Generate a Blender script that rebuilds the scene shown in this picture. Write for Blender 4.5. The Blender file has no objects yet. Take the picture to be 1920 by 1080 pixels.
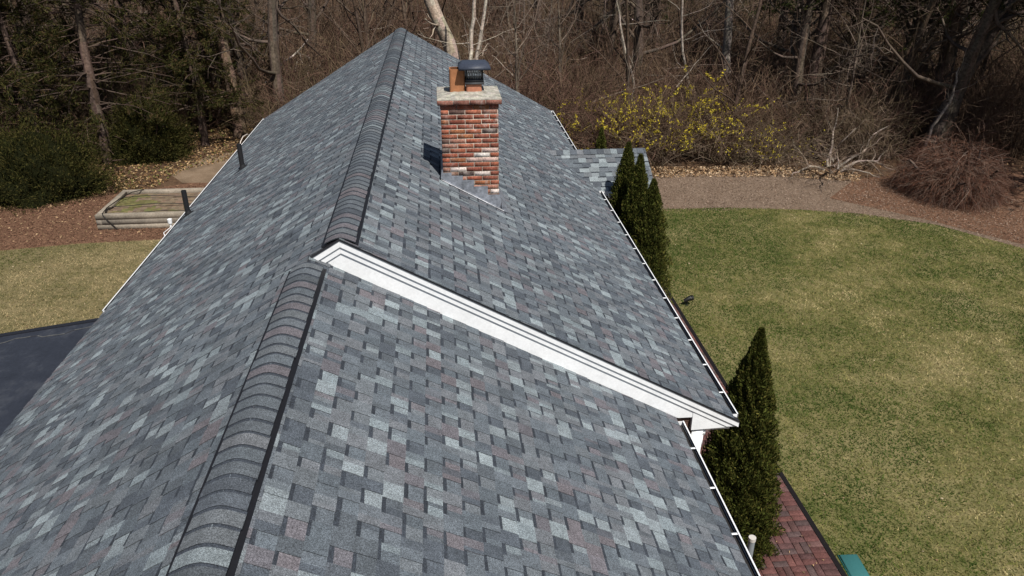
import bpy, math
import numpy as np
from mathutils import Matrix, Vector
sc = bpy.context.scene
COL = sc.collection
rng = np.random.default_rng(7)

# ------------------------------------------------------------------ camera, world, sun, exposure
CZ = 7.66
camd = bpy.data.cameras.new('camera'); cam = bpy.data.objects.new('camera', camd); COL.objects.link(cam)
R3 = ((0.99579, 0.04014, -0.08242), (-0.09167, 0.43606, -0.89524), (0.0, 0.89902, 0.43791))
cam.matrix_world = Matrix.Translation((0, 0, CZ)) @ Matrix(R3).to_4x4()
camd.sensor_fit = 'HORIZONTAL'; camd.sensor_width = 36.0; camd.lens = 36.0 * 1434.6 / 1920
camd.clip_start = 0.05; camd.clip_end = 2000
sc.camera = cam
SUN_EL = math.radians(56); SUNV = Vector((0.37, -0.93, 0)).normalized()
world = bpy.data.worlds.new('World'); sc.world = world; world.use_nodes = True
wn = world.node_tree; bg = wn.nodes['Background']
sky = wn.nodes.new('ShaderNodeTexSky'); sky.sky_type = 'NISHITA'; sky.sun_disc = False
sky.sun_elevation = SUN_EL; sky.sun_rotation = math.atan2(SUNV.x, SUNV.y)
wn.links.new(sky.outputs[0], bg.inputs[0]); bg.inputs[1].default_value = 0.05
sd = bpy.data.lights.new('sun', 'SUN'); sd.energy = 4.8; sd.angle = math.radians(0.5); sd.color = (1.0, 0.96, 0.9)
sun = bpy.data.objects.new('sun', sd); COL.objects.link(sun)
toSun = Vector((SUNV.x * math.cos(SUN_EL), SUNV.y * math.cos(SUN_EL), math.sin(SUN_EL)))
sun.rotation_euler = toSun.to_track_quat('Z', 'Y').to_euler(); sun.location = (5, -10, 30)
sc.view_settings.view_transform = 'Standard'; sc.view_settings.look = 'None'
sc.view_settings.exposure = 0.3; sc.view_settings.gamma = 1
try:
    sc.cycles.max_bounces = 6; sc.cycles.diffuse_bounces = 3; sc.cycles.transparent_max_bounces = 4
except Exception: pass

# ------------------------------------------------------------------ helpers
def link(o, parent=None):
    COL.objects.link(o)
    if parent is not None: o.parent = parent
    return o
def tag(o, label=None, cat=None, group=None, kind=None):
    if label: o['label'] = label
    if cat: o['category'] = cat
    if group: o['group'] = group
    if kind: o['kind'] = kind
    return o
def empty(name, loc, label, cat, group=None):
    o = bpy.data.objects.new(name, None); o.empty_display_size = 0.2; o.location = loc
    link(o); return tag(o, label, cat, group)

class MB:
    """collects polygons with a colour each; builds ONE mesh object"""
    def __init__(s): s.V = []; s.F = []; s.C = []; s.n = 0
    def add(s, V, F, c=(0.5, 0.5, 0.5)):
        V = np.asarray(V, float).reshape(-1, 3); F = np.asarray(F, int)
        s.V.append(V); s.F.append(F + s.n); s.n += len(V)
        c = np.asarray(c, float)
        if c.ndim == 1: c = np.tile(c[:3], (len(F), 1))
        s.C.append(c)
    def quad(s, a, b, c, d, col=(0.5, 0.5, 0.5)): s.add([a, b, c, d], [[0, 1, 2, 3]], col)
    def box(s, x0, x1, y0, y1, z0, z1, col=(0.5, 0.5, 0.5), b=0.0):
        if b <= 0:
            V = [(x, y, z) for x in (x0, x1) for y in (y0, y1) for z in (z0, z1)]
            s.add(V, [[0, 1, 3, 2], [4, 6, 7, 5], [0, 4, 5, 1], [2, 3, 7, 6], [0, 2, 6, 4], [1, 5, 7, 3]], col); return
        lo = [(x0 + b, y0 + b), (x1 - b, y0 + b), (x1 - b, y1 - b), (x0 + b, y1 - b)]
        hi = [(x0, y0), (x1, y0), (x1, y1), (x0, y1)]
        V = [(*p, z0) for p in lo] + [(*p, z0 + b) for p in hi] + [(*p, z1 - b) for p in hi] + [(*p, z1) for p in lo]
        F = [[3, 2, 1, 0], [12, 13, 14, 15]]
        for k in range(3):
            for i in range(4):
                j = (i + 1) % 4; F.append([4 * k + i, 4 * k + j, 4 * k + 4 + j, 4 * k + 4 + i])
        s.add(V, F, col)
    def prism(s, pts, y0, y1, col=(0.5, 0.5, 0.5), axis='y'):
        """closed outline pts (a,b) extruded along an axis"""
        n = len(pts)
        if axis == 'y': V = [(p[0], y0, p[1]) for p in pts] + [(p[0], y1, p[1]) for p in pts]
        elif axis == 'x': V = [(y0, p[0], p[1]) for p in pts] + [(y1, p[0], p[1]) for p in pts]
        else: V = [(p[0], p[1], y0) for p in pts] + [(p[0], p[1], y1) for p in pts]
        V = np.array(V, float)
        for i in range(n):
            j = (i + 1) % n; s.add([V[i], V[j], V[n + j], V[n + i]], [[0, 1, 2, 3]], col)
        for ring in (list(range(n))[::-1], list(range(n, 2 * n))):
            s.poly(V[ring], col)
    def poly(s, V, col=(0.5, 0.5, 0.5)):
        V = np.asarray(V, float); n = len(V)
        s.V.append(V); s.F.append([[s.n + i for i in range(n)]]); s.n += n; s.C.append(np.tile(np.asarray(col, float)[:3], (1, 1)))
    def tube(s, path, r, sides=10, col=(0.5, 0.5, 0.5), caps=True):
        P = np.asarray(path, float)[None]; R = np.full((1, P.shape[1]), r) if np.isscalar(r) else np.asarray(r, float)[None]
        V, F = tubes(P, R, sides); s.add(V, F, col)
        if caps:
            k = P.shape[1]; s.poly(V[:sides][::-1], col); s.poly(V[(k - 1) * sides:k * sides], col)
    def build(s, name, mat, parent=None, smooth=False):
        V = np.concatenate(s.V); me = bpy.data.meshes.new(name)
        faces = []; sizes = []
        for f in s.F:
            if isinstance(f, list):
                for p in f: faces.append(np.asarray(p)); sizes.append(np.array([len(p)]))
            else:
                faces.append(f.ravel()); sizes.append(np.full(len(f), f.shape[1]))
        L = np.concatenate(faces); S = np.concatenate(sizes); C = np.concatenate(s.C)
        me.vertices.add(len(V)); me.vertices.foreach_set('co', V.astype(np.float32).ravel())
        me.loops.add(len(L)); me.loops.foreach_set('vertex_index', L.astype(np.int32))
        me.polygons.add(len(S)); me.polygons.foreach_set('loop_start', np.concatenate([[0], np.cumsum(S)[:-1]]).astype(np.int32))
        me.polygons.foreach_set('loop_total', S.astype(np.int32))
        if smooth: me.polygons.foreach_set('use_smooth', np.ones(len(S), bool))
        at = me.attributes.new('Col', 'FLOAT_COLOR', 'FACE')
        at.data.foreach_set('color', np.concatenate([C, np.ones((len(C), 1))], 1).astype(np.float32).ravel())
        me.update(calc_edges=True); me.validate()
        me.materials.append(mat)
        o = bpy.data.objects.new(name, me); return link(o, parent)

def tubes(P, R, sides):
    """P (n,k,3) centre lines, R (n,k) radii -> verts, quads; sides 2 makes flat ribbons"""
    n, k, _ = P.shape
    T = np.gradient(P, axis=1); T /= np.linalg.norm(T, axis=2, keepdims=True) + 1e-9
    ref = rng.normal(size=(n, 1, 3)) if sides <= 3 else np.tile(np.array([0.31, 0.87, 0.12]), (n, 1, 1))
    A = np.cross(T, ref); A /= np.linalg.norm(A, axis=2, keepdims=True) + 1e-9
    B = np.cross(T, A)
    ang = np.arange(sides) * 2 * np.pi / sides
    V = P[:, :, None] + R[:, :, None, None] * (np.cos(ang)[None, None, :, None] * A[:, :, None] + np.sin(ang)[None, None, :, None] * B[:, :, None])
    V = V.reshape(-1, 3)
    base = (np.arange(n)[:, None, None] * k + np.arange(k - 1)[None, :, None]) * sides
    si = np.arange(sides if sides > 2 else 1)[None, None, :]; sj = (si + 1) % sides
    F = np.stack([base + si, base + sj, base + sides + sj, base + sides + si], -1).reshape(-1, 4)
    return V, F

def norm(v): return v / (np.linalg.norm(v, axis=-1, keepdims=True) + 1e-9)
def walk(O, D, L, k, wob, pull=(0, 0, 0)):
    """n wandering paths from O along D"""
    n = len(O); P = np.zeros((n, k, 3)); P[:, 0] = O; d = norm(D); st = (np.asarray(L) / (k - 1)).reshape(-1, 1) * np.ones((n, 1))
    for i in range(1, k):
        d = norm(d + rng.normal(size=(n, 3)) * wob + np.asarray(pull)); P[:, i] = P[:, i - 1] + d * st
    return P
def branch(PP, PR, n, t0, t1, lmin, lmax, k, spread, pull=(0, 0, 0.05), wob=0.18, rs=0.6):
    m, kp, _ = PP.shape
    i = rng.integers(0, m, n); t = rng.uniform(t0, t1, n) * (kp - 1); a = np.minimum(t.astype(int), kp - 2); f = (t - a)[:, None]
    O = PP[i, a] * (1 - f) + PP[i, a + 1] * f; d0 = norm(PP[i, a + 1] - PP[i, a])
    r0 = (PR[i, a] * (1 - f[:, 0]) + PR[i, a + 1] * f[:, 0]) * rs
    D = norm(d0 * (1 - spread) + norm(rng.normal(size=(n, 3))) * spread)
    P = walk(O, D, rng.uniform(lmin, lmax, n), k, wob, pull)
    Rr = r0[:, None] * np.linspace(1, 0.3, k)[None]
    return P, Rr
def cols(base, n, v=0.25, hue=0.06):
    base = np.asarray(base); c = base[None] * (1 + rng.uniform(-v, v, (n, 1))) * (1 + rng.uniform(-hue, hue, (n, 3)))
    return np.clip(c, 0.002, 0.95)
def pal(ps, n, v=0.2):
    ps = np.asarray(ps); return np.clip(ps[rng.integers(0, len(ps), n)] * (1 + rng.uniform(-v, v, (n, 1))), 0.002, 0.95)
def leafquads(P, D, L, W, bend=0.0):
    """flat leaf or needle sprays: centre P, axis D, length L, width W"""
    n = len(P); D = norm(D); S = norm(np.cross(D, rng.normal(size=(n, 3))))
    L = np.asarray(L).reshape(-1, 1) * np.ones((n, 1)); W = np.asarray(W).reshape(-1, 1) * np.ones((n, 1))
    V = np.stack([P - D * L * .5, P + S * W * .5, P + D * L * .5, P - S * W * .5], 1).reshape(-1, 3)
    return V, np.arange(4 * n).reshape(-1, 4)
_ph = np.random.default_rng(3).uniform(0, 6.28, (40,)); _dr = np.random.default_rng(4).normal(size=(40, 2))
def patch(x, y, sc_=1.0, k0=0):
    """smooth pseudo noise about -1..1"""
    v = 0
    for i in range(8):
        d = _dr[(k0 + i) % 40]; fr = sc_ * (0.6 + 0.35 * i); v = v + np.sin(fr * (d[0] * x + d[1] * y) + _ph[(k0 + i) % 40] + 1.3 * np.sin(0.7 * fr * (d[1] * x - d[0] * y))) / (1 + 0.25 * i)
    return v / 3.2

# ------------------------------------------------------------------ materials
def newmat(name):
    m = bpy.data.materials.new(name); m.use_nodes = True
    nt = m.node_tree; b = nt.nodes['Principled BSDF']; return m, nt, b
def N(nt, t, **kw):
    n = nt.nodes.new(t)
    for k, v in kw.items(): setattr(n, k, v)
    return n
def noise(nt, scale, detail=2, rough=0.5, vec=None):
    n = N(nt, 'ShaderNodeTexNoise'); n.inputs['Scale'].default_value = scale; n.inputs['Detail'].default_value = detail; n.inputs['Roughness'].default_value = rough
    if vec is not None: nt.links.new(vec, n.inputs['Vector'])
    return n
def ramp(nt, src, stops):
    r = N(nt, 'ShaderNodeValToRGB'); e = r.color_ramp.elements
    while len(e) < len(stops): e.new(0.5)
    for i, (p, c) in enumerate(stops):
        e[i].position = p; e[i].color = (*c, 1) if not np.isscalar(c) else (c, c, c, 1)
    nt.links.new(src, r.inputs[0]); return r
def mix(nt, mode, a, b, fac=1.0):
    m = N(nt, 'ShaderNodeMix', data_type='RGBA', blend_type=mode)
    for sock, v in ((m.inputs[6], a), (m.inputs[7], b)):
        if hasattr(v, 'is_output'): nt.links.new(v, sock)
        else: sock.default_value = (*v, 1)
    if hasattr(fac, 'is_output'): nt.links.new(fac, m.inputs[0])
    else: m.inputs[0].default_value = fac
    return m.outputs[2]
def bump(nt, b, h, strength, dist):
    bp = N(nt, 'ShaderNodeBump'); bp.inputs['Strength'].default_value = strength; bp.inputs['Distance'].default_value = dist
    nt.links.new(h, bp.inputs['Height']); nt.links.new(bp.outputs[0], b.inputs['Normal'])
def objco(nt): return N(nt, 'ShaderNodeTexCoord').outputs['Object']
def attrmat(name, fine=60, lo=0.7, hi=1.3, rough=0.85, spec=0.2, coarse=None, clo=0.8, chi=1.2, bmp=0.0, bd=0.003, metal=0.0, trans=0.0):
    m, nt, b = newmat(name); co = objco(nt)
    a = N(nt, 'ShaderNodeAttribute', attribute_name='Col'); c = a.outputs['Color']
    nf = noise(nt, fine, 2, 0.6, co); c = mix(nt, 'MULTIPLY', c, ramp(nt, nf.outputs[0], [(0.3, lo), (0.7, hi)]).outputs[0])
    if coarse:
        n2 = noise(nt, coarse, 3, 0.6, co); c = mix(nt, 'MULTIPLY', c, ramp(nt, n2.outputs[0], [(0.3, clo), (0.7, chi)]).outputs[0])
    nt.links.new(c, b.inputs['Base Color']); b.inputs['Roughness'].default_value = rough
    b.inputs['Specular IOR Level'].default_value = spec; b.inputs['Metallic'].default_value = metal
    if bmp: bump(nt, b, nf.outputs[0], bmp, bd)
    if trans:
        tr = N(nt, 'ShaderNodeBsdfTranslucent'); nt.links.new(c, tr.inputs[0]); ms = N(nt, 'ShaderNodeMixShader'); ms.inputs[0].default_value = trans
        out = nt.nodes['Material Output']; nt.links.new(b.outputs[0], ms.inputs[1]); nt.links.new(tr.outputs[0], ms.inputs[2]); nt.links.new(ms.outputs[0], out.inputs[0])
    return m
M = {}
def shingle_mat():
    m, nt, b = newmat('asphalt_shingle'); co = objco(nt)
    c = N(nt, 'ShaderNodeAttribute', attribute_name='Col').outputs['Color']
    g = noise(nt, 230, 1, 0.5, co); g2 = noise(nt, 95, 2, 0.7, co); w = noise(nt, 1.3, 4, 0.65, co); s = noise(nt, 14, 3, 0.6, co)
    c = mix(nt, 'MULTIPLY', c, ramp(nt, g.outputs[0], [(0.32, 0.42), (0.7, 1.62)]).outputs[0])
    c = mix(nt, 'MULTIPLY', c, ramp(nt, g2.outputs[0], [(0.32, 0.62), (0.7, 1.4)]).outputs[0])
    c = mix(nt, 'MULTIPLY', c, ramp(nt, w.outputs[0], [(0.3, 0.86), (0.7, 1.12)]).outputs[0])
    c = mix(nt, 'MULTIPLY', c, ramp(nt, s.outputs[0], [(0.35, 0.88), (0.65, 1.12)]).outputs[0])
    nt.links.new(c, b.inputs['Base Color']); b.inputs['Roughness'].default_value = 0.82; b.inputs['Specular IOR Level'].default_value = 0.25
    bump(nt, b, g.outputs[0], 0.5, 0.002); return m
M['shingle'] = shingle_mat()
M['bark'] = attrmat('bark', 14, 0.55, 1.35, 0.95, 0.1, 3, 0.7, 1.25, 0.6, 0.02)
M['twig'] = attrmat('twig', 20, 0.75, 1.25, 0.9, 0.15)
M['leaf'] = attrmat('leaf', 30, 0.8, 1.2, 0.85, 0.06, trans=0.15)
M['brick'] = attrmat('brick', 55, 0.68, 1.3, 0.9, 0.15, 9, 0.75, 1.25, 0.5, 0.004)
def masonry():
    m = attrmat('masonry', 55, 0.62, 1.35, 0.92, 0.12, 9, 0.7, 1.25, 0.5, 0.004); nt = m.node_tree; b = nt.nodes['Principled BSDF']
    c = b.inputs['Base Color'].links[0].from_socket; co = objco(nt)
    mp = N(nt, 'ShaderNodeMapping'); mp.inputs['Scale'].default_value = (1, 1, .6); nt.links.new(co, mp.inputs[0])
    n1 = noise(nt, 11, 5, .75, mp.outputs[0]); n2 = noise(nt, 2.2, 2, .5, co)
    f = mix(nt, 'MULTIPLY', ramp(nt, n1.outputs[0], [(.5, 0.0), (.68, .75)]).outputs[0], ramp(nt, n2.outputs[0], [(.42, .12), (.6, 1.0)]).outputs[0])
    c2 = mix(nt, 'MIX', c, (.42, .37, .34), f); nt.links.new(c2, b.inputs['Base Color']); return m
M['masonry'] = masonry()
M['wood'] = attrmat('weathered_wood', 25, 0.75, 1.2, 0.9, 0.15, 5, 0.8, 1.15, 0.3, 0.004)
M['plain'] = attrmat('painted_plain', 40, 0.95, 1.05, 0.5, 0.4, 2.5, 0.95, 1.04)
M['white'] = attrmat('white_trim', 38, 0.93, 1.03, 0.6, 0.3, 5, 0.92, 1.03)
M['cement'] = attrmat('cement', 45, 0.75, 1.2, 0.95, 0.1, 11, 0.55, 1.25, 0.4, 0.005)
M['black'] = attrmat('black_plastic', 40, 0.8, 1.2, 0.55, 0.4)
M['lead'] = attrmat('lead_flashing', 18, 0.6, 1.25, 0.42, 0.5, 6, 0.7, 1.2, 0.35, 0.01, metal=0.35)
M['clay'] = attrmat('clay_flue', 30, 0.88, 1.1, 0.8, 0.2, 7, 0.85, 1.12)
M['granule'] = attrmat('loose_bits', 30, 0.8, 1.2, 0.95, 0.1)
def rubber_mat():
    m, nt, b = newmat('rubber_roofing'); co = objco(nt)
    n1 = noise(nt, 1.6, 5, 0.65, co); n2 = noise(nt, 30, 2, 0.5, co)
    c = ramp(nt, n1.outputs[0], [(0.3, (0.012, 0.0145, 0.022)), (0.55, (0.021, 0.0245, 0.035)), (0.75, (0.06, 0.064, 0.074))]).outputs[0]
    c = mix(nt, 'MULTIPLY', c, ramp(nt, n2.outputs[0], [(0.3, 0.85), (0.7, 1.15)]).outputs[0])
    nt.links.new(c, b.inputs['Base Color']); b.inputs['Roughness'].default_value = 0.6; bump(nt, b, n1.outputs[0], 0.3, 0.02); return m
M['rubber'] = rubber_mat()
def ground_mat(name, stops, sc1, fine_lo=0.6, fine_hi=1.4, stops2=None, sc2=7, bstr=0.6):
    m, nt, b = newmat(name); co = objco(nt)
    n1 = noise(nt, sc1, 5, 0.65, co); c = ramp(nt, n1.outputs[0], stops).outputs[0]
    n2 = noise(nt, sc2, 4, 0.7, co)
    if stops2: c = mix(nt, 'MIX', c, ramp(nt, n2.outputs[0], stops2).outputs[0], 0.6)
    n3 = noise(nt, 45, 3, 0.7, co)
    c = mix(nt, 'MULTIPLY', c, ramp(nt, n3.outputs[0], [(0.3, fine_lo), (0.7, fine_hi)]).outputs[0])
    nt.links.new(c, b.inputs['Base Color']); b.inputs['Roughness'].default_value = 0.95; b.inputs['Specular IOR Level'].default_value = 0.1
    bump(nt, b, n3.outputs[0], bstr, 0.03); return m

# ------------------------------------------------------------------ ground
def sheet(name, pts, z, mat, kind='structure'):
    mb = MB(); mb.poly([(x, y, z) for x, y in pts]); o = mb.build(name, mat); o['kind'] = kind; return o
DIRT = ground_mat('leaf_floor', [(0.3, (0.035, 0.022, 0.014)), (0.55, (0.085, 0.05, 0.03)), (0.75, (0.15, 0.095, 0.055))], 1.2, 0.55, 1.5, [(0.4, (0.05, 0.03, 0.02)), (0.65, (0.13, 0.08, 0.045))], 9)
sheet('ground', [(-400, -300), (400, -300), (400, 500), (-400, 500)], 0.0, DIRT)
LAWN = ground_mat('lawn_soil', [(0.34, (0.055, 0.07, 0.018)), (0.48, (0.135, 0.122, 0.045)), (0.62, (0.235, 0.195, 0.095))], 0.5, 0.55, 1.45, [(0.35, (0.055, 0.07, 0.018)), (0.65, (0.19, 0.16, 0.072))], 5)
lawnR = [(4.96, -30), (60, -30), (60, 5), (30, 9), (20, 12.5), (16.3, 15.1), (14.7, 16.6), (13.4, 18.5), (11.8, 19.5), (10.2, 20.0), (8.2, 20.35), (6.2, 20.42), (4.96, 20.3)]
sheet('lawn', lawnR, 0.02, LAWN)
LAWNL = ground_mat('dry_lawn_soil', [(0.3, (0.085, 0.08, 0.033)), (0.5, (0.15, 0.125, 0.06)), (0.7, (0.21, 0.165, 0.09))], 0.7, 0.6, 1.4, [(0.35, (0.075, 0.075, 0.03)), (0.65, (0.22, 0.175, 0.095))], 5)
lawnL = [(-60, -30), (-4.2, -30), (-4.2, 19.6), (-7.5, 19.35), (-9.5, 19.25), (-11.3, 18.95), (-14, 18.3), (-60, 14)]
sheet('lawn', lawnL, 0.02, LAWNL)
MULCH = ground_mat('wood_mulch', [(0.3, (0.11, 0.078, 0.054)), (0.55, (0.185, 0.134, 0.098)), (0.75, (0.25, 0.19, 0.142))], 1.6, 0.6, 1.35, [(0.35, (0.10, 0.068, 0.047)), (0.65, (0.225, 0.165, 0.12))], 12)
sheet('path', [(3.0, 20.42), (6.2, 20.44), (8.2, 20.37), (10.2, 20.02), (11.8, 19.52), (13.4, 18.52), (14.7, 16.62), (16.3, 15.12), (20, 12.52), (24, 12), (22, 15.5), (18, 18.2), (15.5, 20.6), (13.4, 22.5), (11, 23.3), (8, 23.6), (5, 23.5), (3, 23.2)], 0.012, MULCH)
REDM = ground_mat('bark_mulch', [(0.3, (0.09, 0.05, 0.031)), (0.55, (0.155, 0.088, 0.054)), (0.75, (0.22, 0.135, 0.088))], 1.4, 0.55, 1.5, [(0.35, (0.06, 0.03, 0.02)), (0.65, (0.18, 0.1, 0.062))], 11)
sheet('mulch_bed', [(-60, 14.02), (-14, 18.32), (-11.3, 18.97), (-9.5, 19.27), (-7.5, 19.37), (-4.2, 19.62), (-4.2, 24.2), (-7.5, 24.5), (-9.2, 23.6), (-11.5, 22.6), (-15, 21.3), (-60, 19)], 0.008, REDM)
sheet('bare_soil', [(-4.3, 23.9), (-8.3, 24.2), (-9.0, 25.2), (-8.2, 27.4), (-5.5, 28.4), (-3.8, 27.0)], 0.012,
      ground_mat('packed_soil', [(0.3, (0.12, 0.085, 0.055)), (0.55, (0.19, 0.135, 0.09)), (0.75, (0.24, 0.18, 0.125))], 1.3, 0.7, 1.3))
sheet('mulch_bed', [(11.5, 20.9), (13.3, 19.0), (14.8, 17.0), (16.6, 15.4), (22, 12.8), (26, 14), (23, 21), (18, 23.5), (13.2, 22.6)], 0.017, REDM)
# foundation bed beside the house
sheet('planting_bed', [(1.5, -10), (3.62, -10), (3.62, 20.3), (1.5, 20.3)], 0.008, DIRT)
# brick path: individual pavers in one mesh
pb = MB(); BR = [(0.098, 0.045, 0.041), (0.112, 0.05, 0.044), (0.085, 0.045, 0.043), (0.105, 0.058, 0.053), (0.075, 0.05, 0.048)]
def paver(x0, x1, y0, y1):
    g = 0.004; z1 = 0.05 + rng.uniform(-0.003, 0.003); pb.box(x0 + g, x1 - g, y0 + g, y1 - g, 0.02, z1, pal(BR, 1)[0], 0.004)
y = -6.0
PX1 = 4.87
while y < 20.2:
    paver(PX1 - 0.2, PX1, y, y + 0.1); paver(PX1 - 0.2, PX1, y + 0.1, y + 0.2)
    paver(3.63, 3.73, y, y + 0.2)
    for i in range(5):
        x0 = PX1 - 0.2 - 0.2 * (i + 1)
        if x0 < 3.72: x0 = 3.73
        x1 = PX1 - 0.2 - 0.2 * i
        if (i + int(round((y + 6) / 0.2))) % 2:
            paver(x0, x1, y, y + 0.1); paver(x0, x1, y + 0.1, y + 0.2)
        else:
            xm = (x0 + x1) / 2; paver(x0, xm, y, y + 0.2); paver(xm, x1, y, y + 0.2)
    y += 0.2
pth = pb.build('brick_path', M['brick']); pth['kind'] = 'structure'
sheet('path_bed', [(3.62, -6), (4.875, -6), (4.875, 20.2), (3.62, 20.2)], 0.03, attrmat('joint_sand', 50, 0.7, 1.2))
eb = MB(); eb.prism([(4.885, 0.0), (4.945, 0.0), (4.945, 0.045), (4.885, 0.03)], -6, 20.2, (0.008, 0.006, 0.006))
tag(eb.build('lawn_edging', M['black']), 'dark edging strip between red brick path and green lawn', 'edging')

# ------------------------------------------------------------------ house
RX, RZ = -0.985, 4.99
mR, mL = 0.562, 0.606
Y0, Y1, YB = 6.642, 21.365, -4.0
XR = 3.035; XL = -4.80
DX = 0.29; LX = RX - DX; LZ = RZ - mL * DX; XR2 = 2.385
def zr(x): return RZ - mR * (x - RX)
def zl(x): return RZ - mL * (RX - x)
def z2(x): return LZ - mR * (x - LX)
house = empty('house', (0, 14, 0), 'long single storey house under a blotched grey shingle roof', 'house')
house.location = (0, 0, 0)

SH_LIGHT = [(0.195, 0.222, 0.232), (0.16, 0.185, 0.196), (0.175, 0.197, 0.207)]
SH_MID = [(0.098, 0.111, 0.124), (0.112, 0.123, 0.133), (0.091, 0.105, 0.118), (0.118, 0.125, 0.135)]
SH_DARK = [(0.069, 0.079, 0.092), (0.064, 0.073, 0.085), (0.077, 0.087, 0.097)]
SH_MAUVE = [(0.114, 0.106, 0.116), (0.118, 0.107, 0.115), (0.105, 0.100, 0.110)]
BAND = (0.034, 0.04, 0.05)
def shc(tooth):
    r = rng.random()
    if tooth: ps = SH_LIGHT if r < 0.17 else SH_MID if r < 0.72 else SH_DARK if r < 0.91 else SH_MAUVE
    else: ps = SH_LIGHT if r < 0.13 else SH_MID if r < 0.66 else SH_DARK if r < 0.92 else SH_MAUVE
    return pal(ps, 1, 0.1)[0] * np.array([1.08, 1.10, 1.12])
def shingles(O, S, D, Nn, slen, dlen, name, parent, expo=0.143, skip=None, dmin=None, cut=None):
    """laminated shingles: O ridge start, S along courses, D downslope, Nn normal; real courses, tabs and butts"""
    mb = MB(); O, S, D, Nn = (np.asarray(v, float) for v in (O, S, D, Nn))
    def p(s, d, n): return O + S * s + D * d + Nn * n
    nc = int(math.ceil(dlen / expo))
    for i in range(nc):
        d1 = dlen - i * expo; d0 = max(d1 - expo, 0.0)
        if d1 <= 0.01: continue
        s = -rng.uniform(0, 0.3); tooth = bool(rng.random() < 0.5)
        s_end = slen
        while s < s_end:
            w = rng.uniform(0.10, 0.165) if tooth else rng.uniform(0.09, 0.15)
            a, b_ = max(s, 0.0), min(s + w, s_end)
            if b_ - a > 0.004:
                c0 = shc(tooth); parts = [(a, b_, c0)]
                if rng.random() < 0.42:
                    q = a + (b_ - a) * rng.uniform(0.3, 0.7); c2 = shc(tooth); c2 = c2 * .75 + c0 * .25; parts = [(a, q, c0), (q, b_, c2)]
                t0, t1 = (0.0055, 0.0105) if tooth else (0.0008, 0.0052)
                j = rng.uniform(-0.003, 0.003)
                for (sa, sb, cc) in parts:
                    mb.quad(p(sa, d0, t0), p(sb, d0, t0), p(sb, d1, t1), p(sa, d1, t1), cc)
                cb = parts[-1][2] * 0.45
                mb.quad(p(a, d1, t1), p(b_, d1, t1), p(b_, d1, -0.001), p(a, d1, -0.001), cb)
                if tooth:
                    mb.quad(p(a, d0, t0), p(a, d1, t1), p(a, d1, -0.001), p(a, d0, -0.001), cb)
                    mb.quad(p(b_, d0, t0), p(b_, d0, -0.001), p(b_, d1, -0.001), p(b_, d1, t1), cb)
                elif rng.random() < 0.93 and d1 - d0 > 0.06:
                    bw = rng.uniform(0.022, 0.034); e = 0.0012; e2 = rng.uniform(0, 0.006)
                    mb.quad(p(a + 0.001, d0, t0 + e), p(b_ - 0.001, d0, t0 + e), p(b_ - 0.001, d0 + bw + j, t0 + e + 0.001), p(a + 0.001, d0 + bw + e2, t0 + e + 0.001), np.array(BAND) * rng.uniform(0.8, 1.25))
                else:
                    pass
            s += w; tooth = (not tooth) if rng.random() < 0.93 else tooth
    return mb.build(name, M['shingle'], parent)
cR = 1 / math.hypot(1, mR); cL = 1 / math.hypot(1, mL)
DR = (cR, 0, -mR * cR); NR = (mR * cR, 0, cR); DL = (-cL, 0, -mL * cL); NL = (-mL * cL, 0, cL)
YS = (0, 1, 0)
roof = MB()   # deck under the shingles: one slab per plane
def deck(mb, x0, z0, x1, z1, ya, yb, th=0.09, col=(0.06, 0.06, 0.065)):
    mb.prism([(x0, z0 - 0.004), (x1, z1 - 0.004), (x1, z1 - 0.004 - th * .4), (x0, z0 - th - 0.06)], ya, yb, col)
deck(roof, RX, RZ, XR, zr(XR), Y0 + 0.065, Y1); deck(roof, XL, zl(XL), RX - 0.002, RZ - 0.001, Y0 + 0.065, Y1); deck(roof, XL, zl(XL), LX - 0.002, LZ - 0.001, YB, Y0 + 0.064)
deck(roof, LX, LZ, XR2, z2(XR2), YB, Y0 + 0.018)
roofo = roof.build('roof', M['black'], house)
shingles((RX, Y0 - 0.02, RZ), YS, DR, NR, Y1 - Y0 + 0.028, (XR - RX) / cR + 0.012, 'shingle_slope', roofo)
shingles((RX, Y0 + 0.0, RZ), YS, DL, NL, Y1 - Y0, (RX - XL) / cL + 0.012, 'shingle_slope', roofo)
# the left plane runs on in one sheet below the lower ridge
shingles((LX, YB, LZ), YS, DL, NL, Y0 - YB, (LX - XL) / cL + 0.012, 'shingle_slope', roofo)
shingles((LX, YB, LZ), YS, DR, NR, Y0 + 0.03 - YB, (XR2 - LX) / cR + 0.012, 'shingle_slope', roofo)

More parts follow.
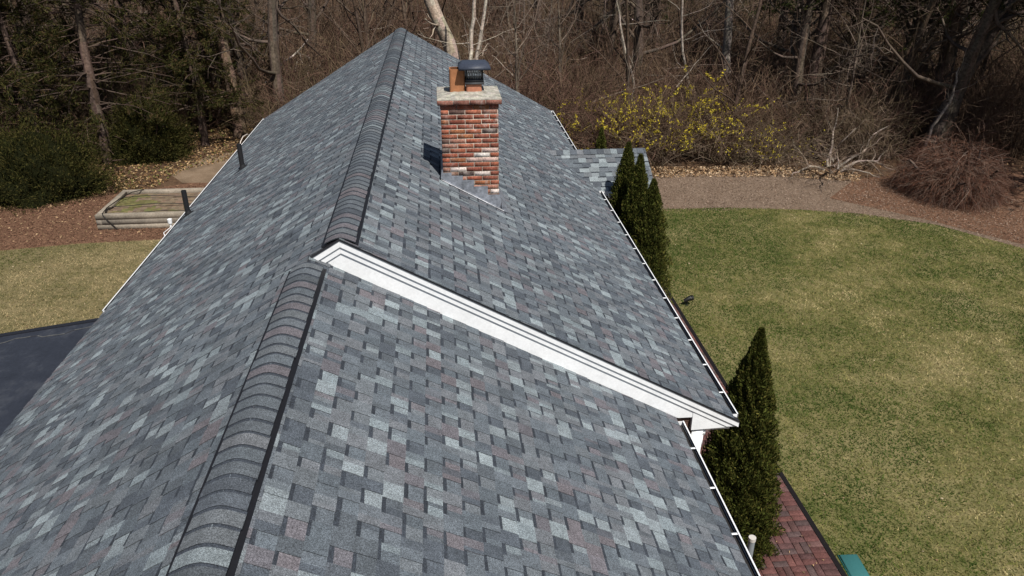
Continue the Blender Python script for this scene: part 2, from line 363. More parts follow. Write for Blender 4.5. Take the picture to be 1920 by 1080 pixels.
def ridge_vent(x, z, ya, yb, hw=0.146, name='ridge_vent'):
    v = MB()
    up = 0.018
    # black vent body under the caps, one slab each side
    for sgn, mm in ((1, mR), (-1, mL)):
        c = 1 / math.hypot(1, mm); nx, nz = sgn * mm * c, c
        e = (x + sgn * hw, z - mm * hw); k = (x, z)
        o1 = (e[0] + nx * up, e[1] + nz * up); o2 = (k[0], k[1] - 0.003)
        a = (e[0] + sgn * 0.017, e[1] - mm * 0.017 + 0.011)
        v.prism([k, a, (a[0] + nx * up * .75, a[1] + nz * up * .75), (e[0] - sgn * .01 + nx * up, e[1] + nz * up), o2] if sgn > 0 else [k, o2, (e[0] - sgn * .01 + nx * up, e[1] + nz * up), (a[0] + nx * up * .75, a[1] + nz * up * .75), a], ya, yb, (0.008, 0.008, 0.01))
    vo = v.build(name, M['black'], roofo)
    cap = MB(); ex = 0.135; y = ya - 0.004; xs = np.linspace(-hw + 0.004, hw - 0.004, 13)
    def prof(xx, lift):
        mm = mR if xx > 0 else mL
        soft = 0.07; return z - mm * (math.sqrt(xx * xx + soft * soft) - soft * 0.5) + 0.023 + lift
    while y < yb:
        y2 = min(y + ex * rng.uniform(0.97, 1.03), yb + 0.01); col = pal(SH_MID + SH_MID + SH_DARK + SH_LIGHT[1:2] + SH_MAUVE[:2], 1, 0.12)[0]
        j = rng.uniform(-0.005, 0.005); bw = rng.uniform(.018, .026); yc = y2 - bw
        for i in range(12):
            a, b_ = xs[i] + j, xs[i + 1] + j; n0, n1 = 0.007, 0.001
            cap.quad((x + a, y, prof(a, n0)), (x + b_, y, prof(b_, n0)), (x + b_, yc, prof(b_, n1 + .001)), (x + a, yc, prof(a, n1 + .001)), col)
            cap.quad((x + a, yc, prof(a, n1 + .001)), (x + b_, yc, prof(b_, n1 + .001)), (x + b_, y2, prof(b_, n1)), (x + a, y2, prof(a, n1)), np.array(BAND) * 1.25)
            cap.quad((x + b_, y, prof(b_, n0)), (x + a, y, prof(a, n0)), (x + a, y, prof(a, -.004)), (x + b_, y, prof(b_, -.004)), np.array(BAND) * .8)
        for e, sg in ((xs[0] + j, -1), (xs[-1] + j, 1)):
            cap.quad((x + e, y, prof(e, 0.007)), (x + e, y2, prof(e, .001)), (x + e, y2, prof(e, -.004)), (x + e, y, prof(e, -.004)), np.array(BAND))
        y = y2
    # closed near end
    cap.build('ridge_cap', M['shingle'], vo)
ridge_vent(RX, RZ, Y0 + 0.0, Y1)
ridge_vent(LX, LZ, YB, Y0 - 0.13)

WH = (0.80, 0.81, 0.82)
# rake trim on the near gable step: three stepped boards following both slopes
def rake(parent, y_out, y_in, top, bot, xr, xl, name):
    mb = MB()
    def L(x, off): return (zr(x) if x >= RX else zl(x)) - off
    zc = 2.605
    if L(xr, bot) < zc and L(xr, top) > zc: pts = [(RX, RZ - top), (xr, L(xr, top)), (xr, zc), (RX + (RZ - bot - zc) / mR, zc), (RX, RZ - bot)]
    elif L(xr, bot) < zc: pts = [(RX, RZ - top), (RX + (RZ - top - zc) / mR, zc), (RX + (RZ - bot - zc) / mR, zc), (RX, RZ - bot)]
    else: pts = [(RX, RZ - top), (xr, L(xr, top)), (xr, L(xr, bot)), (RX, RZ - bot)]
    mb.prism(pts[::-1], y_out, y_in, WH)
    if xl is not None: mb.prism([(xl[0], L(xl[0], top)), (RX - .0005, RZ - top), (RX - .0005, RZ - bot), (xl[1], L(xl[1], bot))][::-1], y_out, y_in, WH)
    return mb.build(name, M['white'], parent)
def xl_at(off):   # where the left rake, 'off' below the roof line, dives into the lower roof's right plane
    return None
xA0, xA1, xB1 = -1.255, -1.235, -1.19
rakeo = rake(house, Y0 - 0.006, Y0 + 0.06, 0.022, 0.086, XR + 0.075, (xA0 - .09, xA1 - .05), 'rake_board')
rake(rakeo, Y0 + 0.01, Y0 + 0.062, 0.088, 0.154, XR + 0.073, (xA1 - .07, xB1 - .05), 'rake_board')
# wide frieze down to the lower roof
fz = MB(); fz.prism([(RX, RZ - 0.156), (2.585, zr(2.585) - 0.156), (2.585, 2.745), (2.43, 2.745), (2.30, z2(2.30) - 0.02), (LX, LZ - 0.02), (-1.24, zl(-1.24) - 0.156)][::-1], Y0 + 0.026, Y0 + 0.07, WH)
fz.build('frieze_board', M['white'], house)
ds = MB(); ds.prism([(RX, RZ - 0.003), (XR + 0.075, zr(XR + .075) - 0.003), (XR + 0.075, zr(XR + .075) - 0.022), (RX, RZ - 0.022)][::-1], Y0 - 0.014, Y0 + 0.05, (0.02, 0.02, 0.024))
ds.prism([(-1.3, zl(-1.3) - .003), (RX - .0005, RZ - 0.003), (RX - .0005, RZ - 0.022), (-1.3, zl(-1.3) - .022)][::-1], Y0 - 0.014, Y0 + 0.05, (0.02, 0.02, 0.024))
ds.build('drip_edge', M['black'], roofo)
# boxed return at the eave
er = MB(); er.prism([(2.589, zr(2.589) - .156), (RX + (RZ - .156 - 2.6) / mR, 2.602), (RX + (RZ - .10 - 2.6) / mR, 2.602), (RX + (RZ - .10 - 2.6) / mR, 2.592), (2.589, 2.575)][::-1], Y0 + 0.022, Y0 + 0.07, WH)
er.build('eave_return', M['white'], house)
sf = MB(); sf.box(2.76, XR + 0.01, Y0 + 0.072, 14.3, 2.53, 2.58, WH); sf.box(2.76, XR + 0.01, 16.7, Y1 - 0.05, 2.53, 2.58, WH); sf.box(XR - 0.03, XR - .004, Y0 + 0.072, Y1 - .02, 2.582, 2.675, WH)
sf.build('soffit', M['white'], house)
# walls
CED = [(0.10, 0.06, 0.045), (0.13, 0.08, 0.06), (0.075, 0.05, 0.042), (0.16, 0.11, 0.09)]
wl = MB()
wl.prism([(-4.35, 0), (2.70, 0), (2.70, 2.56), (RX, RZ - 0.26), (-4.35, 2.5)][::-1], Y0 + 0.09, Y1 - 0.3, (0.12, 0.075, 0.058))
wl.prism([(-4.3, 0), (2.02, 0), (2.02, 2.6), (LX, LZ - 0.22), (-4.3, 2.45)][::-1], YB + 0.3, Y0 + 0.06, (0.12, 0.075, 0.058))
wallo = wl.build('wall', M['wood'], house)
ws = MB()   # cedar shingles on the gable step: real courses
for k in range(17):
    zb = 2.79 - 0.13 * (k + 1); xx = 2.03
    while xx < 2.60:
        w = rng.uniform(0.07, 0.14); ws.prism([(Y0 + 0.089, zb), (Y0 + 0.072, zb), (Y0 + 0.082, zb + 0.135), (Y0 + 0.089, zb + .135)], xx + .002, min(xx + w, 2.612) - .002, pal(CED, 1)[0], 'x'); xx += w
ws.build('cedar_shingle', M['wood'], wallo)
sw = MB()   # clapboards along the right wall
for k in range(19):
    z0 = 0.12 + 0.13 * k
    sw.prism([(2.701, z0), (2.722, z0), (2.706, z0 + 0.13), (2.701, z0 + 0.13)][::-1], Y0 + 0.2, Y1 - 0.42, (0.72, 0.73, 0.74))
sw.build('clapboard', M['white'], wallo)
cp = MB(); cp.box(2.618, 2.735, Y0 + 0.05, Y0 + 0.19, 0.05, 2.572, WH); cp.box(2.736, 2.775, Y0 + 0.072, Y0 + 0.18, 2.46, 2.528, WH); cp.box(2.736, 2.755, Y0 + .072, Y0 + .18, 2.30, 2.459, WH)
cp.build('corner_post', M['white'], house)
# far rake trim
fr = MB(); fr.prism([(RX, RZ - 0.03), (XR + 0.02, zr(XR + .02) - .03), (XR + .02, zr(XR + .02) - .2), (RX, RZ - .2)][::-1], Y1 - .03, Y1 + .0, WH)
fr.prism([(XL, zl(XL) - .03), (RX - .001, RZ - .03), (RX - .001, RZ - .2), (XL, zl(XL) - .2)][::-1], Y1 - .03, Y1 + .0, WH); fr.build('rake_board', M['white'], house)

# gutters (trough dark inside, white lip) with hangers
def gutter(xe, ze, sgn, ya, yb, hang=True, wd=0.09):
    t = 0.006; g = MB(); zt = ze - 0.012; d = 0.10
    x0, x1 = xe - sgn * 0.002, xe + sgn * wd
    # outer face with rolled lip
    def pr(pts): g.prism(pts if sgn > 0 else pts[::-1], ya, yb, WH)
    pr([(x1, zt), (x1 - sgn * 0.013, zt), (x1 - sgn * 0.013, zt - .008), (x1 - sgn * .008, zt - .008), (x1 - sgn * .008, zt - .04), (x1 - sgn * .035, zt - d), (x1 - sgn * .03, zt - d - t), (x1, zt - .045)])
    pr([(x1 - sgn * .036, zt - d), (x0, zt - d), (x0, zt - d - t), (x1 - sgn * .031, zt - d - t)])
    go = g.build('gutter', M['white'], house)
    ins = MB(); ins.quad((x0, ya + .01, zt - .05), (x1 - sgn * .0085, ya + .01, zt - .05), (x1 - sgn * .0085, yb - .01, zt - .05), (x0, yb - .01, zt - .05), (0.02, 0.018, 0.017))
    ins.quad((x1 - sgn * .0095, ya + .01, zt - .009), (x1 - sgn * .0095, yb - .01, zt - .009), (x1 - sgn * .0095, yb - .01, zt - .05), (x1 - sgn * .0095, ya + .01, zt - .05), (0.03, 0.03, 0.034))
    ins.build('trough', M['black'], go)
    for yy in (ya, yb - .004):
        c = MB(); c.prism([(x0, zt - .005), (x0, zt - d), (x1 - sgn * .035, zt - d), (x1 - .001 * sgn, zt - .045), (x1 - .001 * sgn, zt - .005)] if sgn > 0 else [(x0, zt - .005), (x0, zt - d), (x1 - sgn * .035, zt - d), (x1 - .001 * sgn, zt - .045), (x1 - .001 * sgn, zt - .005)][::-1], yy, yy + .004, WH); c.build('end_cap', M['white'], go)
    if hang:
        n = 0; yy = ya + 0.42
        while yy < yb - 0.1:
            h = MB(); h.box(min(x0, x1 - sgn * .02), max(x0, x1 - sgn * .02), yy, yy + 0.022, zt - .006, zt + .001, WH)
            h.build('hanger', M['white'], go); yy += 0.607
gutter(XR, zr(XR), 1, Y0 + 0.08, 14.36); gutter(XR, zr(XR), 1, 16.72, Y1 - 0.01)
gutter(XR2, z2(XR2), 1, YB, Y0 - 0.03)
gutter(XL, zl(XL), -1, 10.02, Y1 - 0.01, hang=False, wd=0.065)

# flat rubber roof of the left wing
fl = MB(); sl = 0.135
def zf(x): return 2.575 - sl * (-4.78 - x)
fl.prism([(-8.9, zf(-8.9)), (-4.66, zf(-4.66)), (-4.66, zf(-4.66) - .2), (-8.9, zf(-8.9) - .2)][::-1], -3.8, 9.9, (0.03, 0.03, 0.04))
flo = fl.build('flat_roof', M['rubber'], house)
fe = MB(); fe.prism([(-8.92, zf(-8.92) + .012), (-4.80, zf(-4.80) + .012), (-4.80, zf(-4.80) - .18), (-8.92, zf(-8.92) - .18)][::-1], 9.903, 9.99, (0.012, 0.013, 0.018)); fe.build('edge_strip', M['black'], flo)
wsm = MB()   # worn pale lap seam just inside the edge
xs = np.linspace(-8.8, -4.85, 40)
for i in range(39):
    if True:
        a, b_ = xs[i], xs[i + 1]; y0, y1_ = (9.70 + 0.05 * math.sin(q_ * .7) + .02 * math.sin(q_ * 2.3) for q_ in (i, i + 1)); w, w1 = (.012 + .012 * abs(math.sin(q_ * 1.1)) for q_ in (i, i + 1))
        wsm.quad((a, y0, zf(a) + .004), (b_, y1_, zf(b_) + .004), (b_, y1_ + w1, zf(b_) + .004), (a, y0 + w, zf(a) + .004), (0.10, 0.10, 0.095) if i % 5 else (.04, .04, .045))
wsm.build('lap_seam', M['granule'], flo)
for ys_ in (6.9, 3.9):
    sm = MB(); sm.prism([(ys_, 0), (ys_ + .11, 0), (ys_ + .11, .004), (ys_, .004)], 0, 1, (.028, .031, .042), 'x')
    for v in sm.V:
        xx_ = -8.85 + v[:, 0] * 4.0; v[:, 2] += zf(xx_) + .001; v[:, 0] = xx_
    sm.build('roll_seam', M['black'], flo)
fw = MB(); fw.box(-8.7, -4.36, -3.6, 9.8, 0, 1.85, (0.6, 0.6, 0.6)); fw.build('wall', M['white'], house)

# chimney ---------------------------------------------------------
CX0, CX1, CY0, CY1 = -0.012, 0.738, 9.95, 10.70
ch = MB(); MORT = (0.34, 0.29, 0.24)
ch.box(CX0 + .005, CX1 - .005, CY0 + .005, CY1 - .005, 3.7, 5.455, MORT)
RED = [(0.26, 0.08, 0.048), (0.23, 0.078, 0.052), (0.29, 0.10, 0.06), (0.21, 0.066, 0.045), (0.27, 0.13, 0.095), (0.25, 0.10, 0.05)]
DKB = [(0.10, 0.06, 0.05), (0.085, 0.06, 0.055), (0.13, 0.075, 0.055)]
WHB = [(0.55, 0.47, 0.43), (0.45, 0.32, 0.28), (0.62, 0.57, 0.53)]
cz = 0.0640
def brickcol(r, u):
    q = rng.random(); w = 0.13 if 6 <= r <= 11 and u < 0.62 else 0.03
    if q < w: return pal(WHB, 1)[0]
    if q < w + 0.12: return pal(DKB, 1)[0]
    return pal(RED, 1, 0.15)[0]
nrow = 27
for r in range(nrow):
    zb = 5.452 - cz * (r + 1) + 0.010; zt = 5.452 - cz * r
    out = 0.006 if r == 0 else 0.0
    for face in range(4):
        L = (CX1 - CX0) if face in (0, 2) else (CY1 - CY0)
        u = -0.106 if (r + face) % 2 else 0.0
        while u < L - 0.02:
            a = max(u, 0.0); b_ = min(u + 0.203, L)
            if b_ - a > 0.03:
                g = 0.0; rr = nrow - 1 - r; col = brickcol(23 - r - 3, a)
                h = rng.uniform(-.0015, .0015)
                if face == 0: ch.box(CX0 + a, CX0 + b_, CY0 - out + h, CY0 + .02, zb, zt, col, 0.004)
                elif face == 2: ch.box(CX0 + a, CX0 + b_, CY1 - .02, CY1 + out + h, zb, zt, col, 0.004)
                elif face == 1: ch.box(CX1 - .02, CX1 + out + h, CY0 + a + .021, min(CY0 + b_, CY1 - .021), zb, zt, col, 0.004) if min(CY0 + b_, CY1 - .021) - (CY0 + a + .021) > .02 else None
                else: ch.box(CX0 - out + h, CX0 + .02, CY0 + a + .021, min(CY0 + b_, CY1 - .021), zb, zt, col, 0.004) if min(CY0 + b_, CY1 - .021) - (CY0 + a + .021) > .02 else None
            u += 0.213
cho = ch.build('chimney', M['masonry'], house)
# corbel course of bricks laid flat, projecting under the cement wash
cr = MB(); e = 0.045; za, zb_ = 5.462, 5.522
cr.box(CX0 - e + .004, CX1 + e - .004, CY0 - e + .004, CY1 + e - .004, za + .003, zb_ - .002, (0.30, 0.27, 0.23))
for (x0, x1, yy, sg) in ((CX0 - e, CX1 + e, CY0 - e, 1), (CX0 - e, CX1 + e, CY1 + e - .1, 1)):
    k = 4
    for i in range(k):
        a = x0 + (x1 - x0) * i / k; b_ = x0 + (x1 - x0) * (i + 1) / k; cr.box(a + .004, b_ - .004, yy, yy + .1, za, zb_, pal([(0.22, 0.10, 0.075), (0.17, 0.11, 0.09), (0.19, 0.085, 0.065)], 1)[0], 0.004)
for xx in (CX0 - e, CX1 + e - .1):
    for i in range(3):
        a = CY0 - e + .105 + (CY1 - CY0 + 2 * e - .21) * i / 3; b_ = a + (CY1 - CY0 + 2 * e - .21) / 3; cr.box(xx, xx + .1, a + .004, b_ - .004, za, zb_, pal([(0.22, 0.10, 0.075), (0.17, 0.11, 0.09)], 1)[0], 0.004)
cr.build('corbel_course', M['masonry'], cho)
cw = MB(); CEM = (0.36, 0.34, 0.29); gx = np.linspace(0, 1, 15); X0, X1, Yc0, Yc1 = CX0 - e + .003, CX1 + e - .003, CY0 - e + .003, CY1 + e - .003
G = np.zeros((15, 15, 3))
for i, u in enumerate(gx):
    for j, v in enumerate(gx):
        edge = min(u, 1 - u, v, 1 - v); G[i, j] = (X0 + (X1 - X0) * u, Yc0 + (Yc1 - Yc0) * v, zb_ + 0.012 + min(edge, 0.28) * 0.16 + rng.uniform(-.004, .004))
F = [[i * 15 + j, (i + 1) * 15 + j, (i + 1) * 15 + j + 1, i * 15 + j + 1] for i in range(14) for j in range(14)]
cw.add(G.reshape(-1, 3), F, cols(CEM, len(F), .1, .03))
for s_ in range(4):
    for i in range(14):
        a, b_ = ((G[i, 0], G[i + 1, 0]), (G[14, i], G[14, i + 1]), (G[14 - i, 14], G[13 - i, 14]), (G[0, 14 - i], G[0, 13 - i]))[s_]
        cw.quad((a[0], a[1], zb_ - .0), (b_[0], b_[1], zb_ - .0), b_, a, CEM)
cw.build('cement_crown', M['cement'], cho)
def rsq(cx, cy, h, r, n=5):   # rounded square outline
    out = []
    for k, (sx, sy) in enumerate(((1, 1), (-1, 1), (-1, -1), (1, -1))):
        for q in range(n):
            t = (k + q / (n - 1)) * math.pi / 2; out.append((cx + sx * (h - r) + r * math.cos(t), cy + sy * (h - r) + r * math.sin(t)))
    return out
def flue(cx, cy, h, z0, z1, col):
    f = MB(); o = rsq(cx, cy, h, 0.03); i_ = rsq(cx, cy, h - .018, 0.025); n = len(o)
    for k in range(n):
        j = (k + 1) % n; f.quad((*o[k], z0), (*o[j], z0), (*o[j], z1), (*o[k], z1), col); f.quad((*o[k], z1), (*o[j], z1), (*i_[j], z1), (*i_[k], z1), np.array(col) * .9); f.quad((*i_[k], z1), (*i_[j], z1), (*i_[j], z0), (*i_[k], z0), np.array(col) * .4)
    return f.build('flue_liner', M['clay'], cho)
flue(0.222, 10.29, 0.103, 5.5, 5.862, (0.32, 0.14, 0.065)); flue(0.437, 10.26, 0.103, 5.5, 5.672, (0.42, 0.18, 0.11))
fc = MB(); bx, by = 0.445, 10.26; BK = (0.012, 0.013, 0.017)
fc.box(bx - .125, bx + .125, by - .125, by + .125, 5.674, 5.70, (0.05, 0.052, 0.056), .003); fc.box(bx - .118, bx + .118, by - .118, by + .118, 5.7005, 5.745, BK, .003)
for sx in (-1, 1):
    for sy in (-1, 1): fc.box(bx + sx * .105 - .008, bx + sx * .105 + .008, by + sy * .105 - .008, by + sy * .105 + .008, 5.745, 5.862, BK)
fco = fc.build('chimney_cap', M['black'], cho)
me_ = MB()
for s_ in range(4):
    for k in range(9):
        t = -.09 + .18 * k / 8
        for sl_ in (-1, 1):
            a, b_ = t - .012 * sl_, t + .012 * sl_
            q = [((bx + a, by - .107), (bx + b_, by - .107)), ((bx + a, by + .107), (bx + b_, by + .107)), ((bx - .107, by + a), (bx - .107, by + b_)), ((bx + .107, by + a), (bx + .107, by + b_))][s_]
            me_.tube([(*q[0], 5.744), (*q[1], 5.864)], .0032, 4, (0.30, 0.30, 0.30), False)
me_.build('spark_mesh', M['lead'], fco)
li = MB(); lw = 0.205
li.add([(bx + a * lw, by + b_ * lw, 5.868) for a, b_ in ((-1, -1), (1, -1), (1, 1), (-1, 1))] + [(bx + a * lw, by + b_ * lw, 5.90) for a, b_ in ((-1, -1), (1, -1), (1, 1), (-1, 1))] + [(bx + a * .15, by + b_ * .15, 5.945) for a, b_ in ((-1, -1), (1, -1), (1, 1), (-1, 1))],
       [[3, 2, 1, 0], [8, 9, 10, 11]] + [[q, (q + 1) % 4, 4 + (q + 1) % 4, 4 + q] for q in range(4)] + [[4 + q, 4 + (q + 1) % 4, 8 + (q + 1) % 4, 8 + q] for q in range(4)], (0.035, 0.042, 0.062))
li.build('cap_lid', M['black'], fco)
# stepped lead flashing on the near face plus a flange on the shingles
fsh = MB(); steps = [(-0.03, 0.10, 0.10), (0.101, 0.25, 0.13), (0.251, 0.40, 0.15), (0.401, 0.585, 0.14), (0.586, 0.765, 0.12)]
LD = (0.27, 0.29, 0.33)
for i, (a, b_, h) in enumerate(steps):
    yy = CY0 - .006 - .0015 * (i % 2); zt = zr(a) + h
    fsh.prism([(a, zr(a) + .012), (b_, zr(b_) + .012), (b_, zt), (a, zt)][::-1], yy, yy + .003, LD)
    fsh.quad((a, CY0 - .055, zr(a) + .02), (b_, CY0 - .055, zr(b_) + .02), (b_, yy, zr(b_) + .026), (a, yy, zr(a) + .026), LD)
for a in np.arange(-0.04, 0.77, 0.06):   # rolled hem, sun glint along it painted in as near-white colour
    fsh.quad((a, CY0 - .066, zr(a) + .017), (a + .061, CY0 - .066 + rng.uniform(-.004, .004), zr(a + .061) + .017), (a + .061, CY0 - .054, zr(a + .061) + .022), (a, CY0 - .054, zr(a) + .022), (0.7, 0.7, 0.72))
fsh.prism([(.77, zr(.77) + .016), (.86, zr(.86) + .014), (.86, zr(.86) + .02), (.77, zr(.77) + .10)][::-1], CY0 - .05, CY1 + .05, LD)
fsh.prism([(-.045, zr(-.045) + .03), (-.012, zr(-.012) + .03), (-.012, zr(-.012) + .16), (-.035, zr(-.035) + .12)][::-1], CY0 - .05, CY1 + .03, LD)
fsh.build('flashing', M['lead'], cho)

# plumbing vent pipes with boots
def vent(x, y, h):
    z = zl(x); p = MB(); p.tube([(x, y, z - .02), (x, y, z + h)], .047, 14, (0.012, 0.012, 0.014), False)
    p.tube([(x, y, z + h), (x, y, z + h - .05)], .038, 14, (0.004, 0.004, 0.004), True)
    for k in range(14):
        a, b_ = k * 2 * math.pi / 14, (k + 1) * 2 * math.pi / 14; p.quad((x + .047 * math.cos(a), y + .047 * math.sin(a), z + h), (x + .047 * math.cos(b_), y + .047 * math.sin(b_), z + h), (x + .038 * math.cos(b_), y + .038 * math.sin(b_), z + h), (x + .038 * math.cos(a), y + .038 * math.sin(a), z + h), (0.02, 0.02, 0.022))
    po = p.build('vent_pipe', M['black'], roofo, smooth=False)
    b = MB()
    for k in range(16):
        a, b_ = k * 2 * math.pi / 16, (k + 1) * 2 * math.pi / 16
        def q(t, r, o): return (x + r * math.cos(t), y + r * math.sin(t), zl(x + r * math.cos(t)) + o)
        b.quad(q(a, .105, .014), q(b_, .105, .014), q(b_, .06, .03), q(a, .06, .03), (0.014, 0.014, 0.016)); b.quad(q(a, .06, .03), q(b_, .06, .03), q(b_, .049, .075), q(a, .049, .075), (0.014, 0.014, 0.016))
    b.quad((x - .2, y - .16, zl(x - .2) + .013), (x - .13, y - .16, zl(x - .13) + .013), (x - .04, y - .02, zl(x - .04) + .015), (x - .10, y - .02, zl(x - .10) + .015), (0.03, 0.034, 0.042))
    b.build('pipe_boot', M['black'], po)
vent(-4.663, 13.578, 0.465); vent(-3.91, 14.866, 0.485)

# entry portico on the right slope
PY, PZ, PXE = 15.53, 3.217, 4.25; pm = 0.47
px_in = RX + (RZ - PZ) / mR
pk = MB()
PYe0, PYe1 = 14.40, 16.66
ze = PZ - pm * (PY - PYe0)
pk.prism([(PYe0, ze - .004), (PY, PZ - .004), (PYe1, ze - .004), (PYe1, ze - .10), (PY, PZ - .16), (PYe0, ze - .10)], 2.75, PXE - .01, (0.75, 0.75, 0.76), 'x')
pko = pk.build('portico_roof', M['white'], house)
cp_ = 1 / math.hypot(1, pm)
def portico_slope(sgn):
    mb = MB(); expo = 0.143; dl = (PY - PYe0) / cp_
    nc = int(math.ceil(dl / expo))
    for i in range(nc):
        d1 = dl - i * expo; d0 = max(d1 - expo, 0)
        zz = PZ - pm * cp_ * d1; xin = RX + (RZ - (PZ - pm * cp_ * d0)) / mR - .05
        s = xin - rng.uniform(0, .2); tooth = bool(rng.random() < .5)
        while s < PXE:
            w = rng.uniform(.13, .22); a, b_ = max(s, xin), min(s + w, PXE)
            if b_ - a > .01:
                t0, t1 = (.0055, .0105) if tooth else (.0008, .0052); c = pal(SH_LIGHT + SH_MID + SH_MID + SH_DARK[:1], 1, .12)[0]
                def P(x, d, n): return (x, PY + sgn * (cp_ * d + pm * cp_ * n), PZ - pm * cp_ * d + cp_ * n)
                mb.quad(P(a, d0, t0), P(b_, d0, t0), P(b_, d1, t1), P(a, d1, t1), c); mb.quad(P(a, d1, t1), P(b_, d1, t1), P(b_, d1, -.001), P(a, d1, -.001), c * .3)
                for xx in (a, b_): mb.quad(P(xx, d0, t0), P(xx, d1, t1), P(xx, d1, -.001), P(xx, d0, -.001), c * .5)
                if not tooth: mb.quad(P(a, d0, t0 + .001), P(b_, d0, t0 + .001), P(b_, d0 + .026, t0 + .002), P(a, d0 + .026, t0 + .002), BAND)
            s += w; tooth = not tooth
    mb.build('shingle_slope', M['shingle'], pko)
portico_slope(-1); portico_slope(1)
pc = MB(); x = px_in - 0.1
while x < PXE:
    x2 = min(x + .143, PXE + .005); c = pal(SH_MID + SH_DARK + SH_DARK + SH_LIGHT[1:2], 1, .1)[0]
    for sg in (-1, 1):
        h0, h1 = .013, .022
        pc.quad((x, PY, PZ + h1), (x2, PY, PZ + h0 + .002), (x2, PY + sg * .14, PZ - pm * .14 + h0), (x, PY + sg * .14, PZ - pm * .14 + h1), c)
        pc.quad((x, PY, PZ + h1), (x, PY + sg * .14, PZ - pm * .14 + h1), (x, PY + sg * .14, PZ - pm * .14 + .005), (x, PY, PZ + .005), c * .4)
        pc.quad((x, PY + sg * .14, PZ - pm * .14 + h1), (x2, PY + sg * .14, PZ - pm * .14 + h0), (x2, PY + sg * .14, PZ - pm * .14), (x, PY + sg * .14, PZ - pm * .14), c * .4)
    x = x2
pc.build('ridge_cap', M['shingle'], pko)
pg = MB(); pg.box(3.26, PXE, PYe0 - .11, PYe0 - .012, ze - .11, ze - .015, WH, .008); pg.build('gutter', M['white'], pko)
for yy in (14.62, 16.42):
    p_ = MB(); p_.box(4.0, 4.12, yy - .06, yy + .06, 0.1, 2.6, WH, .006); p_.box(3.98, 4.14, yy - .08, yy + .08, .0, .099, WH, .004); p_.build('post', M['white'], pko)
pw = MB(); pw.box(2.8, 4.3, 14.3, 16.7, .055, .17, (0.3, 0.14, 0.11), .01); pw.build('step', M['brick'], house)
# thin bent wire and rain cup on the left gutter edge
wb = MB(); wb.tube([(-4.90, 18.6, 2.56), (-4.92, 18.9, 2.69), (-4.92, 19.2, 2.735), (-4.92, 19.66, 2.68), (-4.90, 19.84, 2.56)], .012, 6, (0.62, 0.54, 0.47)); wb.build('wire_hoop', M['plain'], house)
rc = empty('rain_cup', (-4.95, 13.42, 2.60), 'small white cup on a wire bracket beside left roof gutter', 'rain gauge')
c_ = MB()
for (r0, r1, z0, z1) in ((.016, .02, 0, .05), (.02, .036, .05, .07), (.036, .042, .07, .15)):
    for k in range(12):
        a, b_ = k * math.pi / 6, (k + 1) * math.pi / 6; c_.quad((r0 * math.cos(a), r0 * math.sin(a), z0), (r0 * math.cos(b_), r0 * math.sin(b_), z0), (r1 * math.cos(b_), r1 * math.sin(b_), z1), (r1 * math.cos(a), r1 * math.sin(a), z1), (.8, .8, .8))
c_.poly([(.04 * math.cos(k * math.pi / 6), .04 * math.sin(k * math.pi / 6), .145) for k in range(12)], (.75, .75, .75)); c_.build('cup', M['plain'], rc)
b_ = MB(); b_.tube([(0.01, 0, 0.005), (-.03, -.32, .01), (0.02, -.42, -.01), (.07, -.42, -.03)], .008, 6, (.75, .73, .72)); b_.build('bracket', M['plain'], rc)

# ------------------------------------------------------------------ small things in the garden
bed = empty('raised_bed', (-8.2, 21.3, 0), 'weathered grey timber raised garden bed standing on brown mulch', 'garden bed')
WD = [(0.25, 0.215, 0.17), (0.22, 0.19, 0.155), (0.28, 0.24, 0.19)]
bx0, bx1, by0, by1 = -1.17, 1.35, -1.08, 1.05
for k in range(3):
    z0, z1 = .145 * k + .002, .145 * (k + 1)
    for (ya, yb) in ((by0, by0 + .14), (by1 - .14, by1)):
        m = MB(); ins_ = .145 if k == 1 else 0; m.box(bx0 + ins_, bx1 - ins_, ya, yb, z0, z1, pal(WD, 1, .06)[0], .003); m.build('timber', M['wood'], bed)
    for (xa, xb) in ((bx0, bx0 + .14), (bx1 - .14, bx1)):
        m = MB(); ins_ = 0 if k == 1 else .145; m.box(xa, xb, by0 + ins_, by1 - ins_, z0, z1, pal(WD, 1, .06)[0], .003); m.build('timber', M['wood'], bed)
gx = np.linspace(bx0 + .13, bx1 - .13, 22); gy = np.linspace(by0 + .13, by1 - .13, 18); m = MB()
Vg = np.array([(a, b, .33 + .025 * patch(a * 2, b * 2, 2.0) + rng.uniform(-.01, .01)) for a in gx for b in gy])
Fg = [[i * 18 + j, (i + 1) * 18 + j, (i + 1) * 18 + j + 1, i * 18 + j + 1] for i in range(21) for j in range(17)]
cg = np.where((patch(Vg[[f[0] for f in Fg], 0] * 2, Vg[[f[0] for f in Fg], 1] * 2, 1.2, 5) > .4)[:, None], cols((0.12, 0.11, 0.045), len(Fg)), cols((0.15, 0.11, 0.075), len(Fg)))
m.add(Vg, Fg, cg); m.build('soil', M['granule'], bed)
for yy, ph in ((-.85, 0), (-.25, 1), (.45, 2.2)):
    m = MB(); m.tube([(a, yy + .05 * math.sin(a * 1.4 + ph), .40 + .02 * math.sin(3 * a + ph)) for a in np.linspace(bx0 + .15, bx1 - .2, 12)], .011, 6, (.012, .011, .01)); m.build('drip_line', M['black'], bed)
m = MB(); m.tube([(-.55, by1 - .1, .46), (-.8, .7, .47), (-.95, .1, .47), (-1.02, -.6, .47), (-.98, by0 + .05, .462), (-.95, by0 - .015, .44), (-.86, by0 - .03, .3), (-.72, by0 - .03, .12), (-.66, by0 - .03, .03)], .013, 6, (.012, .011, .01)); m.build('hose', M['black'], bed)
vb = empty('valve_box', (5.11, 6.83, 0), 'teal green plastic utility box lid set flush in the lawn', 'utility box')
